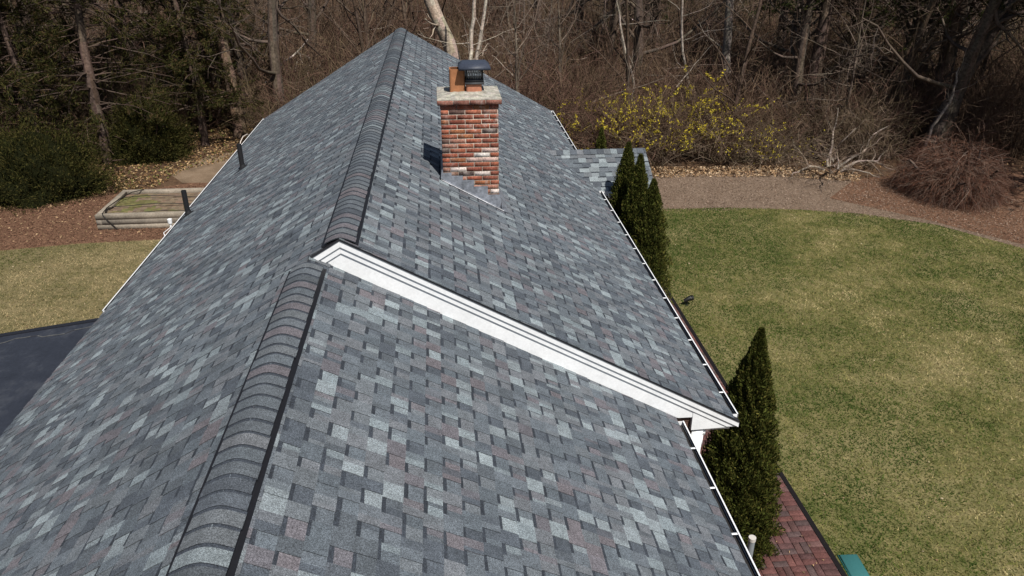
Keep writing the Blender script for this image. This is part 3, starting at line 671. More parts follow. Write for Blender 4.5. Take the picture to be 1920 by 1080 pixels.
m = MB(); m.box(-.12, .12, -.30, .30, 0.0, .055, (0.035, 0.135, 0.135), .012); vo_ = m.build('lid', M['plain'], vb)
m = MB(); m.box(-.135, .135, -.315, .315, -.02, .035, (0.02, 0.12, 0.11), .008); m.build('rim', M['plain'], vb); vb.rotation_euler = (0, 0, math.radians(-3))
gp = empty('standpipe', (3.22, 6.1, 0), 'grey capped standpipe beside the near right gutter', 'pipe')
m = MB(); m.tube([(0, 0, 0), (0, 0, 1.46)], .036, 16, (.22, .24, .26)); m.build('pipe', M['plain'], gp)
m = MB(); m.tube([(0, 0, 1.461), (0, 0, 1.505)], .041, 16, (.50, .47, .44)); m.build('cap', M['plain'], gp)
gl = empty('garden_spotlight', (5.15, 14.42, 0), 'small black hooded garden spotlight on stake in lawn', 'garden light')
gl.scale = (.72, .72, .72); BKK = (.006, .006, .006)
m = MB(); m.tube([(0, 0, 0), (0, 0, .16)], .012, 8, BKK); m.box(-.05, .05, -.03, .03, .02, .05, BKK, .005); m.build('stake', M['black'], gl)
m = MB(); m.tube([(-.09, 0, .17), (-.03, 0, .21), (.05, .01, .245), (.10, .015, .255)], [.05, .062, .072, .078], 12, BKK); m.build('lamp_head', M['black'], gl)
m = MB(); m.tube([(.1, .015, .262), (.17, .02, .25)], [.086, .08], 12, BKK, False); m.build('hood', M['black'], gl)
m = MB(); m.tube([(.101, .015, .256), (.106, .0155, .257)], .07, 12, (.25, .25, .25)); m.build('lens', M['plain'], gl)

# ------------------------------------------------------------------ loose ground cover (stuff)
def in_poly(x, y, poly):
    c = np.zeros(len(x), bool); n = len(poly)
    for i in range(n):
        (x0, y0), (x1, y1) = poly[i], poly[(i + 1) % n]
        k = ((y0 > y) != (y1 > y)) & (x < (x1 - x0) * (y - y0) / (y1 - y0 + 1e-12) + x0); c ^= k
    return c
def grass(poly, box, n, name, kinds, label):
    x = rng.uniform(box[0], box[1], n * 2); y = rng.uniform(box[2], box[3], n * 2); k = in_poly(x, y, poly); x, y = x[k][:n], y[k][:n]; n = len(x)
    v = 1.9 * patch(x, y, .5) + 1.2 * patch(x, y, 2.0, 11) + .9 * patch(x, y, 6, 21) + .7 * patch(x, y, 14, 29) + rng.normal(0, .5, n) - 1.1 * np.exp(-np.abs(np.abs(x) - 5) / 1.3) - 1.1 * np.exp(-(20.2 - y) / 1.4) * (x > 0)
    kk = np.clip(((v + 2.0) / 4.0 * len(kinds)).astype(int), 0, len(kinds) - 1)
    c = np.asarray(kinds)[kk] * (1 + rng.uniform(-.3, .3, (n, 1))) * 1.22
    a = rng.uniform(0, 6.28, n); h = rng.uniform(.012, .04, n); w = rng.uniform(.005, .011, n); l = rng.uniform(.4, 2.2, n) * h
    b = np.stack([x, y, np.full(n, .02)], 1); s = np.stack([np.cos(a), np.sin(a), 0 * a], 1); t = rng.uniform(0, 6.28, n)
    top = b + np.stack([np.cos(t) * l, np.sin(t) * l, h], 1)
    V = np.stack([b - s * w[:, None], b + s * w[:, None], top], 1).reshape(-1, 3)
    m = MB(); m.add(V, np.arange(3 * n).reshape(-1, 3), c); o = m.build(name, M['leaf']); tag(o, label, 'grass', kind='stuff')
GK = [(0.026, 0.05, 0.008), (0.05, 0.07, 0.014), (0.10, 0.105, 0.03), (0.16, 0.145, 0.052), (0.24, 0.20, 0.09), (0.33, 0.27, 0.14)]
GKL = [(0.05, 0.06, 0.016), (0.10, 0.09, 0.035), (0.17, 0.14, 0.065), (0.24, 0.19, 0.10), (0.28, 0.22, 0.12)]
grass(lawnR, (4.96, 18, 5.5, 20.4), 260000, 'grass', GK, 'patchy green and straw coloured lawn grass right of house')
grass(lawnL, (-13.5, -4.5, 9.5, 19.6), 90000, 'grass', GKL, 'dry straw coloured lawn grass left of house')
def litter(pts, n, name, ps, label, L=(.02, .07), W=(.01, .03), tilt=.35, z0=.02):
    x, y = pts; n = len(x); D = np.stack([rng.normal(size=n), rng.normal(size=n), rng.normal(size=n) * tilt], 1)
    P = np.stack([x, y, z0 + rng.uniform(0, .02, n)], 1); D = norm(D); S = norm(np.cross(D, np.stack([rng.normal(size=n) * tilt, rng.normal(size=n) * tilt, np.ones(n)], 1)))
    l = rng.uniform(*L, (n, 1)); w = rng.uniform(*W, (n, 1))
    V = np.stack([P - D * l * .5, P + S * w * .5, P + D * l * .5, P - S * w * .5], 1).reshape(-1, 3)
    m = MB(); m.add(V, np.arange(4 * n).reshape(-1, 4), pal(ps, n, .35)); tag(m.build(name, M['granule']), label, 'litter', kind='stuff')
def rp(n, poly):
    p = np.asarray(poly); x = rng.uniform(p[:, 0].min(), p[:, 0].max(), n * 3); y = rng.uniform(p[:, 1].min(), p[:, 1].max(), n * 3); k = in_poly(x, y, poly); return x[k][:n], y[k][:n]
mulR = [(4, 20.4), (10.2, 20), (13.4, 18.5), (14.7, 16.6), (19, 13.5), (22, 16), (15, 22), (11, 23.6), (5, 23.6)]
litter(rp(26000, mulR), 0, 'wood_chips', [(.235, .172, .128), (.165, .118, .086), (.30, .225, .175), (.10, .067, .047), (.15, .092, .062)], 'pinkish brown wood chip mulch beyond the lawn', (.02, .08), (.01, .025))
litter(rp(9000, [(11.8, 20.6), (13.6, 18.8), (15, 16.8), (21, 13.5), (21, 21), (17, 23.5), (13, 22.6)]), 0, 'bark_mulch', [(.13, .06, .038), (.09, .045, .03), (.17, .09, .06), (.06, .03, .02)], 'red brown bark mulch around the weeping maple', (.02, .09), (.01, .03))
litter(rp(20000, [(-15, 18.5), (-9.5, 19.3), (-4.5, 19.6), (-4.5, 24), (-9, 23.8), (-16, 21.5)]), 0, 'bark_mulch', [(.16, .085, .055), (.12, .06, .04), (.2, .12, .075), (.07, .035, .022)], 'red brown mulch around the raised garden bed', (.02, .08), (.01, .03))
litter(rp(26000, [(-20, 20), (-11.5, 22.6), (-9, 23.8), (-8.6, 25.6), (-6, 27.6), (-5, 31), (-13, 33), (-24, 30)]), 0, 'leaf_litter', [(.28, .18, .085), (.2, .12, .055), (.13, .075, .035), (.34, .24, .13), (.09, .05, .025), (.10, .10, .03)], 'fallen tan leaves along the edge of the left woods', (.05, .13), (.03, .08), .6)
litter(rp(16000, [(4, 23.2), (12, 23.2), (15, 22), (22, 20), (40, 30), (40, 50), (4, 45)]), 0, 'leaf_litter', [(.2, .12, .06), (.13, .08, .04), (.28, .19, .11), (.08, .05, .03)], 'fallen brown leaves under the right woods', (.05, .14), (.03, .08), .6)
litter(rp(5000, [(2.1, 4), (3.6, 4), (3.6, 20), (2.8, 20), (2.1, 7)]), 0, 'leaf_litter', [(.30, .17, .05), (.2, .11, .04), (.12, .07, .035), (.25, .2, .06)], 'golden leaves in the bed along the house wall', (.03, .09), (.02, .05), .7)

litter(rp(260, [(5.1, 6), (14, 6), (17, 14), (13, 18.5), (9, 20), (5.1, 20)]), 0, 'scattered_leaves', [(.36, .29, .19), (.30, .22, .13), (.24, .16, .09)], 'dead leaves scattered over the right lawn', (.025, .055), (.015, .035), .5, .035)
litter(rp(1300, [(-15, 19.2), (-9.6, 19.6), (-5, 20), (-5, 24), (-9, 24), (-16, 21.8)]), 0, 'leaf_litter', [(.24, .155, .09), (.18, .11, .065), (.28, .19, .11)], 'tan leaves drifted over the mulch round the raised bed', (.04, .1), (.025, .06), .5)
litter(rp(250, [(-13, 12), (-5.2, 11), (-5.2, 19), (-13, 18)]), 0, 'scattered_leaves', [(.36, .28, .18), (.24, .16, .09)], 'dead leaves scattered over the left lawn', (.03, .07), (.02, .04), .5, .035)
litter(rp(420, [(3.7, 6), (4.85, 6), (4.85, 20), (3.7, 20)]), 0, 'path_debris', [(.3, .2, .1), (.2, .14, .09), (.12, .08, .05)], 'bits of leaf and mulch on the brick path', (.015, .05), (.01, .03), .4, .056)
litter(rp(3500, [(5, 23.3), (8, 23.3), (11, 23.0), (13.2, 22.3), (13.6, 23.2), (11, 24.2), (5, 24.6)]), 0, 'leaf_litter', [(.34, .23, .13), (.26, .16, .09), (.18, .11, .06), (.42, .31, .2)], 'tan leaves drifted along the far mulch edge under the forsythia', (.05, .12), (.03, .07), .6)
# ------------------------------------------------------------------ evergreens
def foliage_cone(h, r, n, cs, core=True, clump=.16, leafL=(.03, .075), leafW=(.010, .024), profile=None, name='foliage', parent=None, up=.8, seed=0):
    m = MB(); t = rng.random(n) ** 1.15; prof = profile or (lambda t: (1 - t) ** .8 * np.minimum(1, .8 + 1.5 * t))
    a = rng.uniform(0, 6.283, n); lob = 1 + clump * np.sin(a * 5 + t * 23 + seed) * np.sin(a * 3 - t * 31 + 2 * seed) + clump * .7 * np.sin(a * 11 + t * 57)
    rr = r * prof(t) * lob * rng.uniform(.62, 1.04, n) + .012
    P = np.stack([rr * np.cos(a), rr * np.sin(a), .04 + t * h], 1)
    D = np.stack([np.cos(a) * .45, np.sin(a) * .45, np.full(n, up)], 1) + rng.normal(size=(n, 3)) * .33
    V, F = leafquads(P, D, rng.uniform(*leafL, n), rng.uniform(*leafW, n))
    dark = np.clip(lob, .7, 1.3)[:, None]
    m.add(V, F, pal(cs, n, .3))
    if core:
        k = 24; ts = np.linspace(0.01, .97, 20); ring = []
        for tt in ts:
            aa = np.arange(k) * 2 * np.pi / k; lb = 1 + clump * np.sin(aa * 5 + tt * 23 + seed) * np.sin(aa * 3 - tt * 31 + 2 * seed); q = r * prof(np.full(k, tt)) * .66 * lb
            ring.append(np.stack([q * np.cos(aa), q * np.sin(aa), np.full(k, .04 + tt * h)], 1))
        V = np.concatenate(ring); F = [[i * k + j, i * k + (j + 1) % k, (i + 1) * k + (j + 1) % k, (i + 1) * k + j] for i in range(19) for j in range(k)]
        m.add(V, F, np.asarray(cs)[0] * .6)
    return m.build(name, M['leaf'], parent)
ARB = [(0.026, 0.031, 0.007), (0.042, 0.046, 0.010), (0.058, 0.068, 0.014), (0.082, 0.092, 0.02), (0.10, 0.09, 0.022)]
def arborvitae(x, y, h, r, n, label, seed, ex=.58):
    t = empty('arborvitae', (x, y, 0.0), label, 'evergreen shrub', 'arborvitae beside the house')
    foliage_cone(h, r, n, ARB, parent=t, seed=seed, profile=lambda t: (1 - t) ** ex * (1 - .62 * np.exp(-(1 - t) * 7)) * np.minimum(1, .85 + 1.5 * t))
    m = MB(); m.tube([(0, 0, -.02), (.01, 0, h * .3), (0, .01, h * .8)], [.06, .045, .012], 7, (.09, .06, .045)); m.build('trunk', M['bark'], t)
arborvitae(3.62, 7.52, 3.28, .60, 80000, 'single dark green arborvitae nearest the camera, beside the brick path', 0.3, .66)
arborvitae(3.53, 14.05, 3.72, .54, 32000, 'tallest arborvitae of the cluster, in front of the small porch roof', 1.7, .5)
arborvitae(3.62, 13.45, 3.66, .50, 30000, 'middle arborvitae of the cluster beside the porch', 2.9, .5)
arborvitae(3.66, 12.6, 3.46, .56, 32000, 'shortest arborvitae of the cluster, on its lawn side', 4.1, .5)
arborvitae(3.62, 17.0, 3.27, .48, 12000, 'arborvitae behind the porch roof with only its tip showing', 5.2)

def blob_shrub(n, rx, ry, h, cs, L=(.06, .15), W=(.012, .03), seed=0, flat=.5):
    m = MB(); u = norm(rng.normal(size=(n, 3))); u[:, 2] = np.abs(u[:, 2]); a = np.arctan2(u[:, 1], u[:, 0])
    lob = 1 + .13 * np.sin(a * 4 + u[:, 2] * 7 + seed) + .1 * np.sin(a * 9 - u[:, 2] * 13 + seed * 2) + .06 * np.sin(a * 17 + u[:, 2] * 29)
    P = u * np.array([rx, ry, h]) * (lob * rng.uniform(.72, 1.05, n))[:, None]; P[:, 2] = np.maximum(P[:, 2], .03)
    D = u * .8 + rng.normal(size=(n, 3)) * .5 + np.array([0, 0, .15])
    V, F = leafquads(P, D, rng.uniform(*L, n), rng.uniform(*W, n)); m.add(V, F, pal(cs, n, .3))
    k1, k2 = 10, 28; VV = []
    for i in range(k1):
        ph = i / (k1 - 1) * np.pi / 2; aa = np.arange(k2) * 2 * np.pi / k2; z = np.sin(ph); lb = 1 + .13 * np.sin(aa * 4 + z * 7 + seed) + .1 * np.sin(aa * 9 - z * 13 + seed * 2)
        VV.append(np.stack([np.cos(ph) * np.cos(aa) * rx * .74 * lb, np.cos(ph) * np.sin(aa) * ry * .74 * lb, z * h * .76 * lb], 1))
    m.add(np.concatenate(VV), [[i * k2 + j, i * k2 + (j + 1) % k2, (i + 1) * k2 + (j + 1) % k2, (i + 1) * k2 + j] for i in range(k1 - 1) for j in range(k2)], np.asarray(cs)[0] * .5)
    return m
YEW = [(0.018, 0.02, 0.006), (0.03, 0.032, 0.008), (0.046, 0.042, 0.012), (0.066, 0.056, 0.017)]
for (x, y, rx, ry, h, lab, sd_) in ((-12.3, 23.6, 2.2, 1.7, 2.05, 'broad dark green yew shrub at the left lawn edge', 1.), (-15.6, 23.2, 2.2, 1.8, 2.2, 'dark green yew shrub leaving the frame at far left', 2.4), (-10.3, 27.3, 1.5, 1.2, 1.9, 'blackish evergreen shrub in deep shade under the conifers', 3.7)):
    t = empty('yew_shrub', (x, y, 0), lab, 'evergreen shrub', 'yew shrubs at the left wood edge')
    blob_shrub(22000, rx, ry, h, YEW, seed=sd_).build('foliage', M['leaf'], t)
    m = MB(); P = walk(np.zeros((7, 3)), np.stack([rng.normal(size=7), rng.normal(size=7), np.full(7, 1.2)], 1), 1.6, 5, .2); V, F = tubes(P, np.tile(np.linspace(.05, .015, 5), (7, 1)), 5); m.add(V, F, (.09, .06, .045)); m.build('stem', M['bark'], t)
CON = [(0.016, 0.019, 0.006), (0.027, 0.029, 0.008), (0.042, 0.041, 0.012), (0.056, 0.05, 0.015), (0.065, 0.042, 0.02)]
def conifer_mesh(h, z0, r, nb, nn, cs, bare=0.12):
    """returns trunk and crown builders; branches droop, sprays of needles on the outer two thirds"""
    tr = MB(); tp = walk(np.zeros((1, 3)), np.array([[0, 0, 1.]]), h, 12, .03); V, F = tubes(tp, np.linspace(.2, .03, 12)[None] * h / 11, 10); tr.add(V, F, cols((.10, .07, .055), len(F), .3))
    cr_ = MB(); zz = rng.uniform(z0, h * .97, nb); a = rng.uniform(0, 6.283, nb); q = (h - zz) / (h - z0); L = r * (.25 + .75 * q ** .7) * rng.uniform(.6, 1.1, nb)
    kk = np.interp(zz, tp[0, :, 2], np.arange(12)); i0 = np.minimum(kk.astype(int), 10); f = (kk - i0)[:, None]; O = tp[0, i0] * (1 - f) + tp[0, i0 + 1] * f
    B = walk(O, np.stack([np.cos(a), np.sin(a), rng.uniform(-.1, .35, nb)], 1), L, 6, .12, (0, 0, -.05)); V, F = tubes(B, np.linspace(.028, .006, 6)[None] * np.ones((nb, 1)), 3); cr_.add(V, F, cols((.085, .06, .048), len(F), .3))
    B2, R2 = branch(B, np.full((nb, 6), .01), nb * 5, .25, 1, .25, .8, 4, .6, (0, 0, -.04)); V, F = tubes(B2, R2, 2); cr_.add(V, F, cols((.09, .065, .05), len(F), .3))
    i = rng.integers(0, len(B2), nn); t = rng.uniform(.1, 3, nn); j = np.minimum(t.astype(int), 2); f = (t - j)[:, None]
    P = B2[i, j] * (1 - f) + B2[i, j + 1] * f + rng.normal(size=(nn, 3)) * .05
    D = norm(B2[i, 3] - B2[i, 0]) + rng.normal(size=(nn, 3)) * .55
    V, F = leafquads(P, D, rng.uniform(.08, .2, nn), rng.uniform(.012, .035, nn)); cr_.add(V, F, pal(cs, nn, .3))
    return tr, cr_
def plant_set(root, parts, pls, labels, name, cat, group):
    """copies of a tree: root empty + its child meshes"""
    out = []
    for i, (x, y, s, rz) in enumerate(pls):
        o = root if i == 0 else root.copy()
        if i: COL.objects.link(o)
        o.location = (x, y, 0); o.scale = (s, s, s); o.rotation_euler = (0, 0, rz); o['label'] = labels[i] if isinstance(labels, list) else labels
        if i:
            for p in parts:
                c = p.copy(); COL.objects.link(c); c.parent = o
        out.append(o)
    return out
r1 = empty('conifer', (0, 0, 0), '', 'evergreen tree', 'conifers at the left wood edge'); tr, c1 = conifer_mesh(11, 1.7, 3.2, 170, 42000, CON); parts = [tr.build('trunk', M['bark'], r1), c1.build('crown', M['leaf'], r1)]
plant_set(r1, parts, [(-11.46, 26.7, 1., 0.4), (-16.2, 29.0, 1.05, 2.2), (-12.6, 33.5, .95, 4.0), (-20.5, 33.0, 1.1, 5.1), (-18.2, 26.8, 1.0, 1.7), (-9.0, 32.5, .95, 3.1)],
          ['open dark green conifer with bare reddish trunk behind the yew shrub', 'dark conifer at far left edge behind the yew shrubs', 'conifer standing deeper in the left woods', 'conifer at the upper left corner deep in woods', 'conifer cut by the left frame edge above the yew shrub', 'conifer behind the shaggy brown trunk'], 'conifer', 'tree', 'g')
r2 = empty('conifer', (0, 0, 0), '', 'evergreen tree', 'conifers at the left wood edge'); tr, c1 = conifer_mesh(9, 1.1, 2.4, 150, 34000, CON); parts = [tr.build('trunk', M['bark'], r2), c1.build('crown', M['leaf'], r2)]
plant_set(r2, parts, [(-8.75, 28.7, .95, 1.0), (-13.6, 27.0, .9, 3.3)], ['smaller dense conifer beside the shaggy brown trunk', 'smaller dense conifer just behind the yew shrubs'], 'conifer', 'tree', 'g')
HEM = [(0.010, 0.014, 0.005), (0.018, 0.024, 0.007), (0.03, 0.036, 0.01), (0.05, 0.052, 0.014)]
r3 = empty('hemlock', (0, 0, 0), '', 'evergreen tree', 'tall hemlocks in the right woods'); tr, c1 = conifer_mesh(14, 3.9, 3.6, 230, 34000, HEM); parts = [tr.build('trunk', M['bark'], r3), c1.build('crown', M['leaf'], r3)]
plant_set(r3, parts, [(14.2, 28.6, 1.1, 0), (18.6, 27.4, 1.1, 2), (23.0, 26.5, 1.15, 4), (16.2, 36.5, .95, 1), (10.8, 39, 1., 3), (26.5, 38, 1.1, 5), (21.0, 32.5, 1.0, 2.6), (19.8, 18.6, 1.05, 1.4), (22.6, 21.6, 1.15, 3.6)],
          ['dark hemlock above the pale tangled shrub', 'dark hemlock behind the weeping maple', 'dark hemlock at the right edge beyond the maple', 'hemlock deeper in shade behind the pale tangled shrub', 'hemlock deep in woods above the yellow forsythia', 'hemlock deep in woods at upper right corner', 'hemlock deep behind the weeping maple', 'unseen tall hemlock added just outside the right edge to shade the mulch', 'unseen tall hemlock added outside the frame at right for shade'], 'h', 't', 'g')  # last two hemlocks stand out of view, added to shade the right side

# ------------------------------------------------------------------ bare trees
GREY = (0.09, 0.068, 0.053); BRN = (0.078, 0.054, 0.04)
def bare_tree(h, r, col, lean=(0, 0, 0), low=.12, nl=16, wob=.05):
    tr = MB(); tp = walk(np.zeros((1, 3)), np.array([[lean[0], lean[1], 1.]]), h, 12, wob); rad = (r * np.linspace(1, .18, 12))[None].copy(); rad[0, 0] *= 1.3
    V, F = tubes(tp, rad, 9); tr.add(V, F, cols(col, len(F), .18))
    cr_ = MB(); l1, q1 = branch(tp, rad * .9, nl, low, .95, h * .18, h * .42, 7, .62, (0, 0, .06), .17, .45); V, F = tubes(l1, q1, 5); cr_.add(V, F, cols(col, len(F), .2))
    l2, q2 = branch(l1, q1, nl * 6, .25, 1, h * .06, h * .17, 5, .6, (0, 0, .03), .22, .55); V, F = tubes(l2, q2, 3); cr_.add(V, F, cols(np.asarray(col) * .95, len(F), .25))
    l3, q3 = branch(l2, np.maximum(q2, .006), nl * 26, .2, 1, h * .03, h * .08, 4, .6, (0, 0, .02), .25, .7); V, F = tubes(l3, q3, 2); cr_.add(V, F, cols(np.asarray(col) * .85, len(F), .3))
    return tr, cr_
WL = 'bare leafless tree among many others in the woods behind the house'; WG = 'bare trees in the woods'
protos = []
for (h, r, c, low, nl) in ((11, .17, BRN, .10, 20), (12, .22, GREY, .16, 18), (9, .10, BRN, .06, 20), (13, .26, (.07, .052, .042), .2, 16), (8, .07, (.15, .115, .09), .05, 18), (10, .13, (.10, .072, .052), .08, 20)):
    t = empty('bare_tree', (0, -500, 0), WL, 'tree', WG); tr, cr_ = bare_tree(h, r, c, low=low, nl=nl); ps = [tr.build('trunk', M['bark'], t), cr_.build('crown', M['twig'], t)]; protos.append([t, ps, 0])
def wood_edge(x):
    return np.interp(x, [-60, -22, -14, -10, -8, -5, 4, 8, 13, 16, 24, 60], [20, 24.5, 26.5, 28.5, 30, 29, 25, 25.5, 25.2, 24.2, 21, 18])
spots = []
tries = 0
while len(spots) < 140 and tries < 9000:
    tries += 1
    y = 24 + 50 * rng.random() ** 1.25; x = rng.uniform(-.62 * y, .9 * y)
    if y < wood_edge(x) + .6 or (abs(x) < 2 and y < 34): continue
    if any((x - a) ** 2 + (y - b) ** 2 < 1.7 for a, b in spots): continue
    spots.append((x, y))
for i, (x, y) in enumerate(spots):
    p = protos[(1, 2, 4)[i % 3] if (y < 35 and -9 < x < 16 and i > 5) else i % 6]; s = rng.uniform(.85, 1.2)
    o = p[0] if p[2] == 0 else p[0].copy()
    if p[2]:
        COL.objects.link(o)
        for ch_ in p[1]:
            c = ch_.copy(); COL.objects.link(c); c.parent = o
    p[2] += 1; o.location = (x, y, -.03); o.scale = (s, s, s); o.rotation_euler = (rng.normal(0, .05), rng.normal(0, .05), rng.uniform(0, 6.28))
# trees one can tell apart
def special(name, path, rad, col, label, limbs=6, sides=10, lim_len=(.8, 2.2), cat='tree', group=None):
    P = np.asarray(path, float); base = P[0].copy(); P = P - base; t = empty(name, tuple(base), label, cat, group)
    k = 14; tt = np.linspace(0, len(P) - 1, k); i0 = np.minimum(tt.astype(int), len(P) - 2); f = (tt - i0)[:, None]; Q = (P[i0] * (1 - f) + P[i0 + 1] * f) + rng.normal(size=(k, 3)) * .02
    m = MB(); V, F = tubes(Q[None], np.interp(tt, np.arange(len(rad)), rad)[None], sides); m.add(V, F, cols(col, len(F), .15)); m.build('trunk', M['bark'], t)
    if limbs:
        c = MB(); l1, q1 = branch(Q[None], np.full((1, k), rad[-1] * .6), limbs, .2, 1, *lim_len, 7, .65, (0, 0, .04), .2, .6); V, F = tubes(l1, q1, 4); c.add(V, F, cols(col, len(F), .2))
        l2, q2 = branch(l1, q1, limbs * 7, .2, 1, .3, .9, 4, .6, (0, 0, 0), .25, .6); V, F = tubes(l2, q2, 2); c.add(V, F, cols(np.asarray(col) * .9, len(F), .25)); c.build('crown', M['twig'], t)
    return t
special('leaning_tree', [(1.15, 33, -.1), (.48, 33, 2.75), (-.31, 33, 4.65), (-1.6, 33, 8)], [.34, .29, .26, .2], (.34, .28, .22), 'thick pale trunk leaning left above the roof ridge', 3)
special('pale_sapling', [(1.05, 30, 0), (1.18, 30, 2.4), (1.22, 30.1, 3.6), (1.42, 30, 5.0), (1.4, 30, 8)], [.09, .08, .075, .07, .04], (.42, .36, .29), 'slim pale stem right behind the chimney, left of two', 3, group='pale stems behind the chimney')
special('pale_sapling', [(1.45, 30.3, 0), (1.30, 30.3, 2.2), (1.62, 30.2, 3.6), (1.83, 30.2, 4.9), (1.9, 30.2, 8)], [.08, .07, .065, .06, .04], (.46, .40, .33), 'slim curved pale stem right behind the chimney, right of two', 3, group='pale stems behind the chimney')
special('shaggy_tree', [(-7.75, 29.9, -.1), (-7.75, 29.9, 1.2), (-7.85, 29.9, 2.9), (-7.9, 29.9, 4.2)], [.27, .23, .2, .17], (.17, .115, .08), 'shaggy brown trunk lit by sun beyond the left roof edge', 2)
special('grey_tree', [(12.0, 31, 0), (11.6, 31, 2.2), (11.4, 31, 5), (11.3, 31, 9)], [.2, .17, .15, .1], (.2, .17, .145), 'pale grey trunk at the top beyond the forsythia', 4)
special('pale_sapling', [(7.3, 29.5, 0), (7.5, 29.5, 1.8), (6.9, 29.5, 3.4), (6.5, 29.5, 5.2)], [.06, .05, .045, .03], (.33, .28, .23), 'thin crooked pale sapling above the yellow forsythia', 5)
special('pale_sapling', [(10.2, 30, 0), (9.7, 30, 1.9), (9.3, 30, 3.5), (9.2, 30, 5.4)], [.055, .05, .045, .03], (.30, .26, .22), 'thin straight pale sapling with forked side branches above forsythia', 6)
special('rough_tree', [(16.7, 24.6, 0), (17.1, 24.6, 1.8), (17.9, 24.8, 3.6), (18.9, 25, 5.6), (19.6, 25.2, 9)], [.3, .24, .21, .18, .12], (.085, .068, .056), 'rough dark trunk leaning right above the weeping maple', 5)
special('fork_sapling', [(16.3, 24.2, .1), (16.5, 24.2, 1.3), (16.9, 24.2, 2.2), (17.0, 24.3, 3.2)], [.05, .045, .04, .02], (.24, .2, .17), 'thin pale forked sapling just behind the weeping maple', 5)
# dead pale limbs sprawling in the left woods
dl = empty('dead_limbs', (-12.4, 37, 0), 'sprawl of dead silvery limbs at the top left of the roof', 'dead tree')
m = MB(); O = np.array([(0, 0, .4), (.5, .3, .3), (2.2, -1, .2), (3.2, -2, .3), (-.8, .4, .6), (4.2, -3, .2), (1.4, -.6, .2), (2.8, 0, .5)]); D = np.array([(.3, -.2, 1.), (1., 0, .8), (.2, 0, 1.), (-.6, 0, 1.), (-.7, 0, .9), (.5, -.2, .7), (-.2, -.2, 1), (.9, -.3, .9)])
P = walk(O, D, rng.uniform(2.5, 4.6, 8), 10, .24, (0, 0, -.03)); q = np.linspace(.11, .03, 10)[None] * rng.uniform(.6, 1.2, (8, 1)); V, F = tubes(P, q, 7); m.add(V, F, cols((.40, .34, .29), len(F), .15)); m.build('limb', M['bark'], dl)
m = MB(); l2, q2 = branch(P, q, 46, .2, 1, .7, 2.0, 7, .6, (0, 0, -.02), .25, .5); V, F = tubes(l2, q2, 4); m.add(V, F, cols((.36, .30, .25), len(F), .2)); l3, q3 = branch(l2, q2, 220, .2, 1, .3, .9, 4, .6, (0, 0, 0), .25, .5); V, F = tubes(l3, np.maximum(q3, .006), 2); m.add(V, F, cols((.33, .27, .23), len(F), .25)); m.build('branch', M['twig'], dl)

# ------------------------------------------------------------------ shrubs
def twig_shrub(n, base_r, h, spread, arch, col_list, thick=.012, sec=3, kseg=7, secL=(.25, .6)):
    m = MB(); a = rng.uniform(0, 6.283, n); r = base_r * np.sqrt(rng.random(n)); O = np.stack([r * np.cos(a), r * np.sin(a), np.zeros(n)], 1)
    D = np.stack([np.cos(a) * spread, np.sin(a) * spread, np.ones(n)], 1) + rng.normal(size=(n, 3)) * .25
    P = walk(O, D, h * rng.uniform(.7, 1.35, n), kseg, .14, (0, 0, -arch)); P[:, :, 2] = np.maximum(P[:, :, 2], .02 + .02 * rng.random((n, kseg)))
    R = np.linspace(thick, thick * .35, kseg)[None] * rng.uniform(.6, 1.3, (n, 1)); V, F = tubes(P, R, 3); m.add(V, F, np.repeat(pal(col_list, n, .25), (kseg - 1) * 3, 0))
    if sec:
        P2, R2 = branch(P, R, n * sec, .25, 1, *secL, 4, .55, (0, 0, -arch * .4), .2, .7); P2[:, :, 2] = np.maximum(P2[:, :, 2], .02); V, F = tubes(P2, np.maximum(R2, .004), 2); m.add(V, F, np.repeat(pal(col_list, n * sec, .25), 3, 0))
        return m, P2
    return m, P
FB = [(.17, .125, .09), (.13, .09, .065), (.21, .16, .115), (.15, .12, .07)]
def forsythia(x, y, h, n, nf, label, bias):
    t = empty('forsythia', (x, y, 0), label, 'shrub', 'forsythia shrubs beyond the mulch path')
    m, P2 = twig_shrub(n, .55, h * 1.25, .65, .10, FB, .012, 4); m.build('stem', M['twig'], t)
    sel = np.argsort(-(bias * P2[:, 3, 2] + patch(P2[:, 3, 0] + x, P2[:, 3, 1] * .5 + P2[:, 3, 2] * 1.5 + y, 2.2, 7)))[: int(len(P2) * .3)]; k = rng.choice(sel, nf); tt = rng.uniform(0, 3, nf); j = np.minimum(tt.astype(int), 2); f = (tt - j)[:, None]
    P = P2[k, j] * (1 - f) + P2[k, j + 1] * f + rng.normal(size=(nf, 3)) * .02
    m = MB(); V, F = leafquads(P, rng.normal(size=(nf, 3)), rng.uniform(.04, .065, nf), rng.uniform(.03, .05, nf)); m.add(V, F, pal([(.52, .40, .03), (.44, .34, .03), (.58, .47, .06), (.32, .27, .04)], nf, .2)); m.build('blossom', M['leaf'], t)
forsythia(5.7, 26.0, 1.55, 150, 5200, 'yellow forsythia nearest the house corner', .6)
forsythia(7.1, 25.0, 1.5, 130, 1500, 'sparse forsythia behind the porch roof', .5)
forsythia(8.6, 26.3, 1.75, 170, 6500, 'tallest and brightest yellow forsythia', .9)
forsythia(9.7, 25.0, 1.35, 140, 900, 'low forsythia just right of the tallest one', .5)
forsythia(11.2, 24.7, 1.2, 120, 300, 'low sparse forsythia next to the pale tangled shrub', .2)
ts = empty('tangled_shrub', (12.9, 23.6, 0), 'tangled shrub with crooked pale grey limbs at mulch edge', 'shrub')
